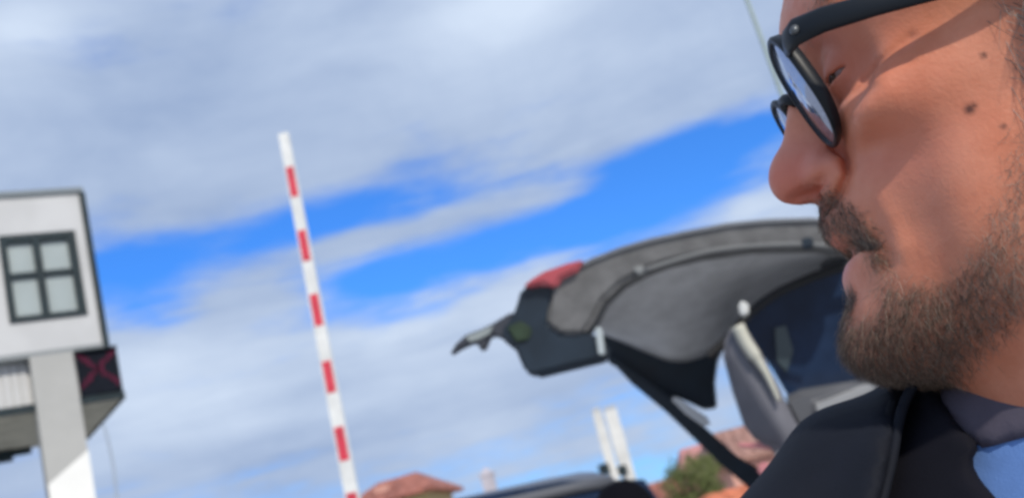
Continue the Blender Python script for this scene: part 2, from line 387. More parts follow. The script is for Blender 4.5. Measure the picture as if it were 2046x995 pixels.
# pale pink campanile
p1 = at(985, 995, 160); ptop = at(979, 930, 160)
tow = empty('bell_tower', (p1.x, p1.y, 0), 'distant pale pink tower beside the dark car roof', 'tower')
bm = bmesh.new(); box(bm, V((p1.x - .95, p1.y - .95, 0)), (1.9, 0, 0), (0, 1.9, 0), (0, 0, ptop.z - 1.2)); bm_obj('shaft', bm, M['pink_stone'], tow)
bm = bmesh.new(); box(bm, V((p1.x - 1.1, p1.y - 1.1, ptop.z - 1.197)), (2.2, 0, 0), (0, 2.2, 0), (0, 0, .4)); bm_obj('cornice', bm, M['pink_stone'], tow)
bm = bmesh.new(); z = ptop.z - .795; c = [V((p1.x + x * .8, p1.y + y * .8, z)) for x, y in ((-1, -1), (1, -1), (1, 1), (-1, 1))]; tp = bm.verts.new((p1.x, p1.y, ptop.z + .3)); vs = [bm.verts.new(q) for q in c]
bm.faces.new(vs[::-1]); [bm.faces.new((vs[i], vs[(i + 1) % 4], tp)) for i in range(4)]
bm_obj('spire', bm, M['pink_stone'], tow)

# ------------------------------------------------------------------ houses
def house(cx, cy, w, d, eave, ridge, rot, wall, roofm, label, chim=None, hip=.35, rows=9):
    root = empty('house', (cx, cy, 0), label, 'house'); 
    c, s = math.cos(rot), math.sin(rot)
    P = lambda x, y, z: V((cx + x * c - y * s, cy + x * s + y * c, z))
    bm = bmesh.new(); prism(bm, [P(-w / 2, -d / 2, 0), P(w / 2, -d / 2, 0), P(w / 2, d / 2, 0), P(-w / 2, d / 2, 0)], (0, 0, eave)); bm_obj('wall', bm, wall, root)
    o = .45; hw = w / 2 + o; hd = d / 2 + o; r_ = hw * (1 - hip)
    bm = bmesh.new()
    a = [bm.verts.new(P(*q, eave + .003)) for q in ((-hw, -hd), (hw, -hd), (hw, hd), (-hw, hd))]
    e = [bm.verts.new(P(*q, eave + .15)) for q in ((-hw, -hd), (hw, -hd), (hw, hd), (-hw, hd))]
    t = [bm.verts.new(P(-r_, 0, ridge)), bm.verts.new(P(r_, 0, ridge))]
    bm.faces.new(a[::-1])
    for i in range(4): bm.faces.new((a[i], a[(i + 1) % 4], e[(i + 1) % 4], e[i]))
    bm.faces.new((e[0], e[1], t[1], t[0])); bm.faces.new((e[1], e[2], t[1])); bm.faces.new((e[2], e[3], t[0], t[1])); bm.faces.new((e[3], e[0], t[0]))
    rf = bm_obj('roof', bm, roofm, root)
    # courses of tiles standing proud on the slope that faces the camera
    bm = bmesh.new()
    for k in range(1, rows):
        f_ = k / rows
        l_ = [P(-hw + (hw - r_) * f_, -hd + hd * f_, eave + .15 + (ridge - eave - .15) * f_), P(hw - (hw - r_) * f_, -hd + hd * f_, eave + .15 + (ridge - eave - .15) * f_)]
        n_ = int((l_[1] - l_[0]).length / .5) + 1
        for q in range(n_):
            u_ = (q + .5) / n_; p = l_[0].lerp(l_[1], u_)
            box(bm, p + V((-.17 * c, -.17 * s, 0)), V((.34 * c, .34 * s, 0)), V((-(-.3) * s, -.3 * c, -.18)), V((0, 0, .07)))
    tl = bm_obj('roof_tiles', bm, roofm, rf); tl['kind'] = 'stuff'
    for q in range(max(1, int(w / 3))):
        x = -w / 2 + (q + .5) * w / max(1, int(w / 3)); bm = bmesh.new(); box(bm, P(x - .45, -d / 2 - .06, eave - 1.9), P(.9, 0, 0) - P(0, 0, 0), P(0, .057, 0) - P(0, 0, 0), (0, 0, 1.3)); bm_obj('window', bm, M['glass_blue'], root)
    if chim:
        for (x, y, cw, ch, z0, cm) in chim:
            bm = bmesh.new(); box(bm, P(x - cw / 2, y - cw / 2, z0), P(cw, 0, 0) - P(0, 0, 0), P(0, cw, 0) - P(0, 0, 0), (0, 0, ch)); bm_obj('chimney', bm, cm, rf)
    return root
hc = at(802, 985, 46)
house(hc.x, hc.y, 3.3, 3.6, hc.z - .40, at(800, 955, 46).z + .1, R_(-8), M['wall_yellow'], M['tile_red'], 'house with red hipped roof beside the foot of the barrier boom', [(-.35, -1.2, .6, .75, hc.z - .40, M['wall_pink'])], hip=.6)
hc = at(1490, 905, 44)
house(hc.x + .3, hc.y + 2, 3.0, 4, at(1490, 920, 44).z, at(1450, 850, 44).z, R_(10), M['wall_pink'], mat('tile_brown', (.36, .20, .16), .85, var=.25, vscale=1.5), 'brownish roofed house seen through the gap behind the open tailgate', hip=.3)
hc = at(1310, 990, 52)
house(hc.x, hc.y, 3.6, 5, hc.z - 1.5, at(1310, 962, 52).z, R_(4), M['wall_cream'], M['tile_red'], 'small house with dark red roof left of the green tree', hip=.5)
hc = at(1402, 915, 62)
house(hc.x, hc.y, 2.6, 3, hc.z - .9, at(1398, 886, 62).z, R_(4), M['wall_pink'], mat('tile_pink', (.55, .26, .25), .85, var=.2, vscale=1.5), 'pinkish roofed house standing behind the green tree', hip=.4)
hc = at(1470, 1000, 26)
house(hc.x, hc.y, 1.3, 2, at(1475, 1010, 26).z, at(1475, 978, 26).z + .05, R_(14), M['wall_cream'], M['tile_orange'], 'low shed with bright orange roof in front of the green tree', hip=.25, rows=6)

# ------------------------------------------------------------------ tree
tb = at(1392, 970, 36)
tree = empty('tree', (tb.x, tb.y, 0), 'rounded olive green tree behind the dark car strut', 'tree')
bm = bmesh.new(); tube(bm, [(tb.x, tb.y, 0), (tb.x + .05, tb.y, 1.2), (tb.x, tb.y, 2.4)], [.16, .12, .07], 10)
for i in range(6):
    a = i * 1.05; tube(bm, [(tb.x, tb.y, 1.3 + .15 * i), (tb.x + math.cos(a) * .5, tb.y + math.sin(a) * .5, 2.0 + .15 * i), (tb.x + math.cos(a) * .95, tb.y + math.sin(a) * .9, 2.5 + .1 * i)], [.06, .04, .015], 6)
bm_obj('trunk', bm, mat('bark', (.12, .09, .07), .9, var=.3), tree, True)
vs, fs = [], []
for cl in range(70):
    a, b_, r_ = rng.uniform(0, 2 * math.pi), rng.uniform(-1, 1), rng.uniform(.2, 1) ** .5
    q = math.sqrt(1 - b_ * b_); cx, cy, cz = tb.x + 1.3 * r_ * q * math.cos(a), tb.y + 1.2 * r_ * q * math.sin(a), tb.z + .05 + .95 * r_ * b_
    for _ in range(60):
        p = np.array([cx, cy, cz]) + rng.normal(0, .15, 3); d1 = rng.normal(0, 1, 3); d1 /= np.linalg.norm(d1); d2 = np.cross(d1, rng.normal(0, 1, 3)); d2 /= np.linalg.norm(d2)
        s = rng.uniform(.04, .085); n0 = len(vs)
        vs += [p - d1 * s, p + d2 * s * .5, p + d1 * s, p - d2 * s * .5]; fs.append((n0, n0 + 1, n0 + 2, n0 + 3))
mesh_obj('crown', vs, fs, mat('leaf_green', (.145, .170, .050), .7, var=.45, vscale=2.2), tree)

# ------------------------------------------------------------------ two parked cars whose roofs rise above the bottom edge
def parked_car(name, pos, rot, Lc, Wc, H, paint, label, glassm):
    root = empty(name, (pos[0], pos[1], 0), label, 'car', 'cars parked behind')
    c, s = math.cos(rot), math.sin(rot); P = lambda x, y, z: V((pos[0] + x * c - y * s, pos[1] + x * s + y * c, z))
    side = [(-.5, .32), (-.5, .62), (-.47, .86), (-.30, .95), (.42, .97), (.50, .88), (.51, .40), (.48, .28), (-.48, .28)]
    bm = bmesh.new(); prism(bm, [P(x * Lc, -Wc / 2, z) for x, z in side], P(0, Wc, 0) - P(0, 0, 0)); bevel(bm, .07, 3); bm_obj('body', bm, paint, root, True)
    gh = [(-.27, .953), (-.12, H - .05), (0, H - .01), (.15, H), (.28, H - .03), (.38, H - .12), (.43, .973)]
    def ring(inset, dz): return [(x * Lc, inset, z - dz) for x, z in gh]
    # glasshouse: narrower towards the roof
    bm = bmesh.new(); L_ = []; Rr = []
    for x, z in gh:
        f_ = (z - .95) / (H - .95); hw = Wc / 2 * (.96 - .20 * f_)
        L_.append(bm.verts.new(P(x * Lc, -hw, z - .03 * f_))); Rr.append(bm.verts.new(P(x * Lc, hw, z - .03 * f_)))
    n = len(gh)
    for i in range(n - 1): bm.faces.new((L_[i], L_[i + 1], Rr[i + 1], Rr[i]))
    bm.faces.new(L_[::-1]); bm.faces.new(Rr); bm.faces.new((L_[0], Rr[0], Rr[-1], L_[-1]))
    bm_obj('window_glass', bm, glassm, root)
    bm = bmesh.new(); rows_ = []
    xs = [-.13, -.08, 0, .1, .2, .29, .34]
    for x in xs:
        row = []
        for j in range(9):
            v_ = -1 + j / 4; zz = H + .02 - .10 * (abs(v_) ** 2.5) - .35 * max(0, abs(x - .1) - .12) ** 2 / .04 * .12
            row.append(P(x * Lc, v_ * Wc / 2 * .80, zz))
        rows_.append(row)
    for dz in (0,):
        g = [[bm.verts.new(p) for p in r] for r in rows_]; g2 = [[bm.verts.new(p - V((0, 0, .05))) for p in r] for r in rows_]
        for i in range(len(xs) - 1):
            for j in range(8):
                bm.faces.new((g[i][j], g[i + 1][j], g[i + 1][j + 1], g[i][j + 1])); bm.faces.new((g2[i][j], g2[i][j + 1], g2[i + 1][j + 1], g2[i + 1][j]))
        for i in range(len(xs) - 1):
            bm.faces.new((g[i][0], g2[i][0], g2[i + 1][0], g[i + 1][0])); bm.faces.new((g[i][8], g[i + 1][8], g2[i + 1][8], g2[i][8]))
        for j in range(8):
            bm.faces.new((g[0][j], g[0][j + 1], g2[0][j + 1], g2[0][j])); bm.faces.new((g[-1][j], g2[-1][j], g2[-1][j + 1], g[-1][j + 1]))
    bm_obj('roof', bm, paint, root, True)
    for x in (-.31, .31):
        for y in (-1, 1):
            bm = bmesh.new(); tube(bm, [P(x * Lc, y * (Wc / 2 - .2), .32), P(x * Lc, y * (Wc / 2 + .01), .32)], [.32, .32], 24); w_ = bm_obj('wheel', bm, M['rubber'], root)
            bm = bmesh.new(); tube(bm, [P(x * Lc, y * (Wc / 2 + .011), .32), P(x * Lc, y * (Wc / 2 + .025), .32)], [.2, .18], 20); bm_obj('rim', bm, M['chrome'], w_)
    for y in (-1, 1):
        bm = bmesh.new(); box(bm, P(.512 * Lc, y * .62 - .15, .66), P(.03, 0, 0) - P(0, 0, 0), P(0, .3, 0) - P(0, 0, 0), (0, 0, .16)); bm_obj('tail_lamp', bm, M['lamp_red'], root)
        bm = bmesh.new(); box(bm, P(-.512 * Lc - .01, y * .62 - .15, .62), P(.03, 0, 0) - P(0, 0, 0), P(0, .3, 0) - P(0, 0, 0), (0, 0, .14)); bm_obj('headlight', bm, M['chrome'], root)
    return root
q = at(1092, 972, 6.0); cr_ = R_(26)
parked_car('parked_car', (q.x - 1.42 * math.cos(cr_), q.y - 1.42 * math.sin(cr_)), cr_, 4.3, 1.75, q.z + .02, mat('car_slate', (.10, .105, .12), .5, coat=.15), 'slate grey car below the white pylons, only its roof in view', M['glass_blue'])
# ------------------------------------------------------------------ dark van with its tailgate raised
vl = V((.19, .98, 0)).normalized()                 # across the van, away from the camera
vr = V((.98, -.19, 0))                             # towards the van's front
vg = at(1700, 900, 3.0)
van = empty('van', (vg.x + 1.2, vg.y + .6, 0), 'dark grey van with its tailgate raised behind the man', 'van')
def vslab(name, pts, ext, m, parent=van, bev=.0, smooth=False, label=None, seg=3):
    """outline traced at its own distance, given a real thickness; pts = (px, py, distance)"""
    bm = bmesh.new(); prism(bm, [at(*p) for p in pts], ext)
    bmesh.ops.recalc_face_normals(bm, faces=bm.faces)
    if bev: bevel(bm, bev, seg)
    return bm_obj(name, bm, m, parent, smooth, label)
def catmull(pts, n=6, closed=True):
    out = []; N_ = len(pts)
    for i in range(N_ if closed else N_ - 1):
        g = lambda k: np.array(pts[k % N_] if closed else pts[min(max(k, 0), N_ - 1)], float)
        p0, p1, p2, p3 = g(i - 1), g(i), g(i + 1), g(i + 2)
        for t in np.linspace(0, 1, n, endpoint=False):
            out.append(tuple(.5 * (2 * p1 + (p2 - p0) * t + (2 * p0 - 5 * p1 + 4 * p2 - p3) * t * t + (3 * p1 - p0 - 3 * p2 + p3) * t ** 3)))
    if not closed: out.append(tuple(pts[-1]))
    return out
def d_(pts, d): return [(x, y, d) for x, y in pts]
# near edge of the tailgate, seen from outside
near_top = [(1100, 560), (1140, 536), (1180, 514), (1240, 491), (1300, 474), (1370, 459), (1450, 444), (1530, 436), (1620, 433), (1710, 440)]
near_low = [(1710, 505), (1620, 492), (1500, 494), (1400, 508), (1330, 524), (1285, 541), (1240, 566), (1205, 600), (1185, 640), (1165, 668), (1120, 668), (1090, 648)]
gate = vslab('tailgate', d_(near_top + near_low, 2.95), vl * .10, M['trim_mottle'], bev=.012)
# painted outer skin, spans the whole width on top of the trim
bm = bmesh.new(); rowsT = []
for w_ in (0, .04, .3, .6, .9, 1.05):
    drop = -.004 if w_ else .016
    rowsT.append([bm.verts.new(at(px, py - 3, 2.945) + vl * w_ - V((0, 0, drop + .05 * (w_ / 1.05) ** 2))) for px, py in near_top])
for i in range(len(rowsT) - 1):
    for j in range(len(near_top) - 1): bm.faces.new((rowsT[i][j], rowsT[i][j + 1], rowsT[i + 1][j + 1], rowsT[i + 1][j]))
bmesh.ops.solidify(bm, geom=bm.faces[:], thickness=.012)
bm_obj('outer_skin', bm, M['skin_rim'], gate, True)  # pale colour holds the sky highlight along the dark tailgate's edge
# grey inner trim panel (its underside faces us)
na = [(1183, 640), (1205, 598), (1240, 564), (1285, 539), (1330, 522), (1400, 506), (1500, 492), (1620, 490), (1700, 503)]
fb = [(1188, 662), (1215, 672), (1258, 690), (1310, 712), (1352, 724), (1405, 713), (1446, 684), (1480, 634), (1545, 588), (1695, 532)]
naI = catmull([(x, y) for x, y in na], 6, False); fbI = catmull(fb, 6, False)
def resample(p, n):
    p = np.array(p); s_ = np.r_[0, np.cumsum(np.linalg.norm(np.diff(p, axis=0), axis=1))]; t = np.linspace(0, s_[-1], n)
    return np.c_[np.interp(t, s_, p[:, 0]), np.interp(t, s_, p[:, 1])]
naI = resample(naI, 40); fbI = resample(fbI, 40)
bm = bmesh.new(); grid = []
for k in range(13):
    f_ = k / 12; row = []
    for j in range(40):
        p = naI[j] * (1 - f_) + fbI[j] * f_; dd = 3.06 + .62 * f_
        dd -= .05 * math.sin(math.pi * f_)                       # shallow dish
        row.append(bm.verts.new(at(p[0], p[1], dd)))
    grid.append(row)
for i in range(12):
    for j in range(39): bm.faces.new((grid[i][j], grid[i][j + 1], grid[i + 1][j + 1], grid[i + 1][j]))
bmesh.ops.recalc_face_normals(bm, faces=bm.faces)
bmesh.ops.solidify(bm, geom=bm.faces[:], thickness=-.03)
bm_obj('inner_trim', bm, M['trim_grey'], gate, True)
bm = bmesh.new(); tube(bm, [at(x, y, 2.93) for x, y in catmull([(1287, 540), (1400, 506), (1500, 492), (1620, 489), (1705, 500)], 6, False)], .007, 8); bm_obj('trim_edge', bm, mat('trim_light', (.165, .17, .172), .7), gate, True)
vslab('trim_clip', d_([(1262, 536), (1282, 528), (1294, 540), (1276, 550)], 2.93), vl * .03, mat('trim_light2', (.27, .28, .28), .7), gate, .004)
vslab('latch', d_([(1600, 477), (1622, 472), (1628, 492), (1604, 497)], 2.92), vl * .03, M['plastic_dark'], gate, .004)
vslab('tail_lamp', d_([(1042, 572), (1062, 556), (1085, 542), (1130, 526), (1166, 517), (1152, 540), (1120, 556), (1108, 576), (1085, 566), (1060, 572)], 2.925), vl * .14, M['lamp_red'], gate, .01)
end_pts = [(1040, 575), (1062, 566), (1086, 560), (1112, 574), (1100, 620), (1095, 648), (1125, 670), (1180, 664), (1206, 680), (1207, 715), (1130, 733), (1060, 750), (1048, 742), (1030, 700), (1012, 686), (1000, 676), (1004, 655), (1022, 632), (1032, 605)]
vslab('lower_edge', d_(end_pts, 2.955), vl * .10, M['plastic_dark'], gate, .012)
vslab('film', d_([(1012, 652), (1040, 640), (1062, 655), (1056, 678), (1030, 684)], 2.945), vl * .012, M['green_film'], gate, .004)  # small greenish patch on the dark end piece
tip = [(897, 709), (910, 686), (930, 668), (960, 657), (985, 645), (1012, 628), (1026, 622), (1018, 680), (1000, 676), (985, 668), (975, 676), (966, 700), (957, 700), (955, 684), (940, 686), (918, 696)]
vslab('spoiler_lip', d_(tip, 2.965), vl * .035, M['plastic_slate'], gate, .006)
vslab('lip_panel', d_([(930, 672), (962, 660), (985, 650), (978, 666), (955, 678), (938, 682)], 2.958), vl * .006, mat('lip_grey', (.32, .36, .36), .5), gate)
vslab('strap', d_([(1188, 654), (1202, 654), (1208, 708), (1195, 708)], 2.94), vl * .012, mat('strap_pale', (.50, .56, .58), .6), gate, .003)
# far side of the opening: dark frame, strut
far_pts = [(1196, 662), (1258, 686), (1310, 708), (1352, 722), (1405, 711), (1448, 682), (1432, 716), (1426, 760), (1430, 812), (1404, 816), (1344, 788), (1336, 800), (1270, 752), (1212, 722)]
vslab('far_frame', d_(far_pts, 3.72), vl * .08, M['plastic_dark'], van, .006)
bar = [(1206, 706), (1230, 714), (1340, 792), (1405, 850), (1470, 908), (1560, 960), (1560, 1040), (1516, 992), (1440, 928), (1330, 822), (1262, 766)]
vslab('far_pillar', d_(bar, 3.66), vl * .07, M['plastic_dark'], van, .006)
vslab('strut_sleeve', d_([(1340, 796), (1352, 792), (1412, 832), (1420, 848), (1404, 850), (1370, 826)], 3.64), vl * .02, mat('sleeve_white', (.80, .82, .84), .5), van, .004)  # narrow white strip along the far pillar
# near body pillar with its edge highlight added as a cream tube
pil = [(1448, 664), (1462, 648), (1484, 646), (1502, 672), (1530, 720), (1556, 770), (1584, 830), (1612, 880), (1640, 940), (1560, 940), (1552, 898), (1512, 884), (1486, 850), (1462, 780), (1444, 712)]
pl_ = vslab('rear_pillar', d_(pil, 3.0), vl * .10, M['pillar_grey'], van, .015, True)
bm = bmesh.new(); tube(bm, [at(x, y, 2.985) for x, y in catmull([(1474, 650), (1490, 684), (1512, 716), (1534, 752), (1556, 800)], 5, False)], [.018] * 10 + [.013 - .0008 * i for i in range(11)], 10); bm_obj('pale_edge', bm, M['cream_edge'], pl_, True)
vslab('clip_lamp', d_([(1474, 604), (1490, 599), (1498, 616), (1492, 630), (1478, 630)], 2.97), vl * .03, mat('clip_white', (.75, .76, .74), .4), gate, .006)
bm = bmesh.new(); tube(bm, [at(x, y, 3.1) for x, y in catmull([(1720, 522), (1690, 532), (1620, 555), (1545, 590), (1490, 634), (1450, 680), (1415, 712)], 6, False)], .013, 10); bm_obj('door_seal', bm, M['rubber'], van, True)
# side window and body side below it
win = [(1470, 660), (1500, 634), (1545, 598), (1620, 563), (1700, 535), (1900, 520), (1900, 760), (1745, 768), (1650, 782), (1580, 800), (1545, 740), (1510, 690)]
vslab('window', d_(win, 3.18), vl * .02, M['glass_blue'], van)
vslab('window_reflector', d_([(1548, 655), (1570, 650), (1585, 700), (1572, 745), (1552, 720)], 3.172), vl * .004, mat('tint', (.05, .075, .09), .2), van)  # slightly paler patch laid on the window glass
side = [(1556, 796), (1600, 776), (1660, 766), (1760, 752), (2100, 700), (2100, 1700), (1700, 1700), (1640, 1000), (1600, 880)]
vslab('body_side', d_(side, 3.06), vl * 1.6, M['car_grey'], van, .02)
vslab('window_trim', d_([(1628, 806), (1646, 800), (1735, 764), (1752, 776), (1740, 784), (1640, 828), (1632, 822)], 3.03), vl * .025, M['chrome'], van, .004)
vslab('side_moulding', d_([(1588, 884), (1606, 868), (1640, 842), (1740, 792), (1760, 796), (1650, 858), (1600, 900)], 3.04), vl * .018, M['rubber'], van, .004)
vslab('badge', d_([(1612, 862), (1621, 850), (1625, 860), (1617, 870)], 3.03), vl * .008, M['chrome'], van)
vslab('bumper_strip', d_([(1546, 910), (1556, 900), (1600, 884), (1606, 892), (1566, 914), (1550, 918)], 2.98), vl * .03, M['chrome'], van, .004)
vslab('bumper_strip', d_([(1470, 884), (1500, 884), (1545, 880), (1572, 884), (1560, 902), (1520, 896), (1480, 893)], 3.02), vl * .05, M['lamp_pink'], van, .004, label='pinkish red lamp strip at the foot of the rear pillar')
vslab('reflector', d_([(1512, 932), (1520, 922), (1538, 924), (1540, 940), (1526, 954), (1516, 948)], 2.97), vl * .03, M['lamp_pink'], van, .006)
# underbody, bumper and wheels reach the ground below the frame
g0 = at(1720, 1200, 3.1); 
def vbox(name, a, b, c0, c1, z0, z1, m, bev=.03):
    bm = bmesh.new(); o_ = V((vg.x, vg.y, 0)); box(bm, o_ + vr * a + vl * c0 + TZ * z0, vr * (b - a), vl * (c1 - c0), TZ * (z1 - z0)); bevel(bm, bev); return bm_obj(name, bm, m, van, True)
vbox('rear_bumper', .02, .5, .02, 1.7, .42, .80, M['plastic_slate'])
vbox('sill', .3, 4.2, .05, 1.68, .30, .62, M['car_grey'])
vbox('front_body', .9, 4.2, .03, 1.7, .62, 1.05, M['car_grey'], .08)
zr = at(1712, 470, 3.0).z
vbox('roof', .10, 2.9, .12, 1.58, zr - .07, zr, M['car_grey'], .025)
vbox('cabin_glass', .85, 2.95, .17, 1.53, 1.053, zr - .073, M['glass_blue'], .06)
vbox('side_panel', .45, .95, .10, 1.6, 1.053, zr - .073, M['car_grey'], .03)
for x in (.85, 3.45):
    for c0, c1 in ((-.02, .20), (1.52, 1.74)):
        bm = bmesh.new(); o_ = V((vg.x, vg.y, .34)) + vr * x; tube(bm, [o_ + vl * c0, o_ + vl * c1], [.34, .34], 28); w_ = bm_obj('wheel', bm, M['rubber'], van)
        bm = bmesh.new(); cc_ = c0 - .012 if c0 < 0 else c1 + .003; tube(bm, [o_ + vl * cc_, o_ + vl * (cc_ + .009)], [.21, .21], 22); bm_obj('rim', bm, M['chrome'], w_)

# ------------------------------------------------------------------ the man
import openvdb
YAW = R_(-10)
hF = V((-math.cos(YAW), -math.sin(YAW), 0)); hL = V((math.sin(YAW), -math.cos(YAW), 0)); hU = V((0, 0, 1))
P0 = at(1540, 370, .445)                            # tip of the nose
def HW(p): return P0 + hF * p[0] + hL * p[1] + hU * p[2]      # head space (forward, towards camera, up) in metres
def hp(px, py, y):                                            # photo ray met at a given half width of the head
    d = ray(px, py); t = ((P0 + hL * y - CAM).dot(hL)) / d.dot(hL); q = CAM + d * t - P0
    return q.dot(hF), q.dot(hU)
f32 = np.float32
def smin(a, b, k):
    h_ = np.clip(.5 + .5 * (b - a) / k, 0, 1); return b * (1 - h_) + a * h_ - k * h_ * (1 - h_)
def smax(a, b, k): return -smin(-a, -b, k)
def ell(X, Y, Z, c, r):
    x, y, z = (X - c[0]) / r[0], (Y - c[1]) / r[1], (Z - c[2]) / r[2]
    q = np.sqrt(x * x + y * y + z * z); g = np.sqrt((x / r[0]) ** 2 + (y / r[1]) ** 2 + (z / r[2]) ** 2) + 1e-6
    return (q * (q - 1) / g).astype(f32)
def caps(X, Y, Z, a, b, ra, rb=None):
    rb = ra if rb is None else rb; a = np.array(a, float); b = np.array(b, float); d = b - a; L2 = (d * d).sum()
    t = np.clip(((X - a[0]) * d[0] + (Y - a[1]) * d[1] + (Z - a[2]) * d[2]) / L2, 0, 1)
    return (np.sqrt((X - a[0] - t * d[0]) ** 2 + (Y - a[1] - t * d[1]) ** 2 + (Z - a[2] - t * d[2]) ** 2) - (ra + (rb - ra) * t)).astype(f32)
def vdb_mesh(phi, origin, step, iso=0.):
    g = openvdb.FloatGrid(); g.background = float(step * 3); g.copyFromArray(np.clip(phi, -step * 3, step * 3).astype(f32))
    pts, quads = g.convertToQuads(iso)
    return np.asarray(pts, float) * step + np.array(origin), np.asarray(quads)
def smooth1(v, x, s):
    w = np.exp(-.5 * ((x[:, None] - x[None]) / s) ** 2); return (w * v[None]).sum(1) / w.sum(1)

def head_field():
    st = .00115
    xs = np.arange(-.215, .014, st); ys = np.arange(0, .096, st); zs = np.arange(-.17, .150, st)
    X = xs[:, None, None].astype(f32); Y = ys[None, :, None].astype(f32); Z = zs[None, None, :].astype(f32)
    T = lambda pts, s: (lambda a: smooth1(np.interp(zs, a[:, 0], a[:, 1]), zs, s))(np.array(sorted(pts)) / 1000)
    prof = [(-150, -55), (-112, -50), (-101, -33), (-96, -22), (-92, -13), (-87, -8), (-80, -5.6), (-72, -5.0), (-66, -6.6), (-60, -9.8), (-55, -13.2), (-51, -13.4), (-47.5, -13.3), (-44.5, -13.9), (-41, -16.2),
            (-37.5, -20.5), (-35.6, -21.0), (-33.4, -17.6), (-30, -14.6), (-26, -13.0), (-21, -13.2), (-16, -15.5), (-11, -20), (-6, -25), (0, -28.5), (12, -31), (22, -31), (31, -29.5), (40, -28), (50, -27), (58, -27), (66, -28.2), (75, -31), (90, -38), (110, -52), (130, -75), (150, -105)]
    xf = T(prof, .0011); xfs = T(prof, .011)
    D = T([(-150, 80), (-90, 78), (-70, 84), (-50, 86), (-30, 84), (0, 82), (30, 86), (60, 92), (150, 95)], .006)
    W = T([(-150, 40), (-100, 44), (-90, 49), (-75, 55), (-55, 61), (-30, 66), (-8, 69.5), (10, 71.5), (30, 71), (60, 69), (90, 62), (150, 30)], .006)
    P = T([(-150, 1.7), (-85, 1.72), (-65, 1.85), (-40, 1.95), (-10, 2.0), (20, 2.15), (60, 2.35), (150, 2.3)], .006) * 1000
    xf, xfs, D, W, P = [a[None, None, :].astype(f32) for a in (xf, xfs, D, W, P)]
    lat = np.exp(-(Y / .021) ** 4)
    front = xfs + (xf - xfs) * lat
    d = front - X
    u_ = np.clip((D - d) / D, 0, None)
    phi = ((Y / W) ** P + u_ ** P) ** (1 / P) - 1
    phi = phi * W * .9
    phi = phi.astype(f32)
    # underside of the jaw: rises gently towards the ear
    jx = np.array([-.215, -.11, -.085, -.06, -.03, -.008, .02]); jz = np.array([-.045, -.058, -.076, -.088, -.0935, -.089, -.08])
    jaw = np.interp(xs, jx, jz)[:, None, None] - Z + .10 * np.clip(Y - .03, 0, 1) * 0
    phi = smax(phi, jaw.astype(f32), .016)
    phi = smax(phi, (-.118 - X).astype(f32) * np.ones_like(phi), .03)
    phi = smax(phi, (Z - .085).astype(f32) * np.ones_like(phi), .03)
    phi = smin(phi, ell(X, Y, Z, (-.116, 0, .048), (.079, .0745, .084)), .025)
    # neck
    phi = smin(phi, caps(X, Y * 1.08, Z, (-.098, 0, -.03), (-.118, 0, -.22), .052, .058), .022)
    phi = smin(phi, caps(X, Y, Z, (-.075, .006, -.09), (-.078, .006, -.2), .022, .022), .03)
    # cheekbone, jaw muscle, brow ridge
    phi = smin(phi, ell(X, Y, Z, (-.052, .052, .004), (.024, .011, .012)), .016)
    phi = smin(phi, ell(X, Y, Z, (-.075, .050, -.05), (.022, .012, .026)), .02)
    phi = smin(phi, caps(X, Y, Z, (-.033, .006, .052), (-.043, .045, .048), .0065, .0055), .012)
    # eye socket, ball of the eye under half closed lids
    phi = smax(phi, -ell(X, Y, Z, (-.0225, .029, .024), (.014, .015, .0145)), .009)
    phi = smax(phi, -ell(X, Y, Z, (-.030, .052, .017), (.010, .006, .012)), .012)
    ec = (-.0440, .0270, .025)
    lid = np.sqrt((X - ec[0]) ** 2 + (Y - ec[1]) ** 2 + (Z - ec[2]) ** 2).astype(f32)
    wedge = np.abs(Z - ec[2] + .10 * (X - ec[0])) - .11 * (X - ec[0])
    shell = np.maximum(lid - .0138, -(wedge.astype(f32)) - .0)
    shell = np.where(X > ec[0] + .002, shell, lid - .0138).astype(f32)
    phi = smin(phi, shell, .003)
    # soft bag under the eye, naso-labial fold
    phi = smin(phi, ell(X, Y, Z, (-.038, .034, .004), (.010, .014, .006)), .010)
    # nose
    nb = smin(caps(X, Y, Z, (-.0275, 0, .033), (-.0145, 0, .006), .0068, .0085), ell(X, Y, Z, (-.0098, 0, -.0008), (.0104, .0105, .0106)), .008)
    nb = smin(nb, caps(X, Y, Z, (-.031, 0, .030), (-.028, 0, .002), .0095, .0135), .008)
    nb = smin(nb, ell(X, Y, Z, (-.024, 0, -.002), (.014, .0155, .0105)), .008)
    nb = smin(nb, ell(X, Y, Z, (-.0218, .0128, -.0050), (.0100, .0068, .0086)), .0026)
    phi = smin(phi, nb, .006)
    # creases and small swellings press the surface in or out along its own normal
    zz2, xx2 = np.meshgrid(zs, xs)
    def line_d(L, y):
        p = np.array([hp(px, py, y) for px, py in L]); d2 = np.full(xx2.shape, 9.)
        for a, b in zip(p[:-1], p[1:]):
            e = b - a; t = np.clip(((xx2 - a[0]) * e[0] + (zz2 - a[1]) * e[1]) / (e @ e), 0, 1); d2 = np.minimum(d2, (xx2 - a[0] - t * e[0]) ** 2 + (zz2 - a[1] - t * e[1]) ** 2)
        return np.sqrt(d2)
    def press(L, y, depth, width, ymin=.004):
        nonlocal phi
        g_ = (depth * np.exp(-(line_d(L, y) / width) ** 2)).astype(f32)[:, None, :]
        phi = phi + g_ * np.clip((Y - ymin) / .004, 0, 1)
    press([(1652, 408), (1680, 388), (1695, 355), (1690, 318), (1668, 292)], .018, .0026, .0019)          # behind the wing of the nose
    press([(1655, 345), (1668, 362), (1640, 350)], .016, -.0022, .0048, .009)                             # the wing itself
    press([(1580, 395), (1604, 384), (1640, 374)], .010, .0042, .0017, .001)                              # nostril
    press([(1700, 372), (1732, 420), (1760, 480), (1772, 530)], .028, .0014, .0030, .012)                 # fold from nose to mouth
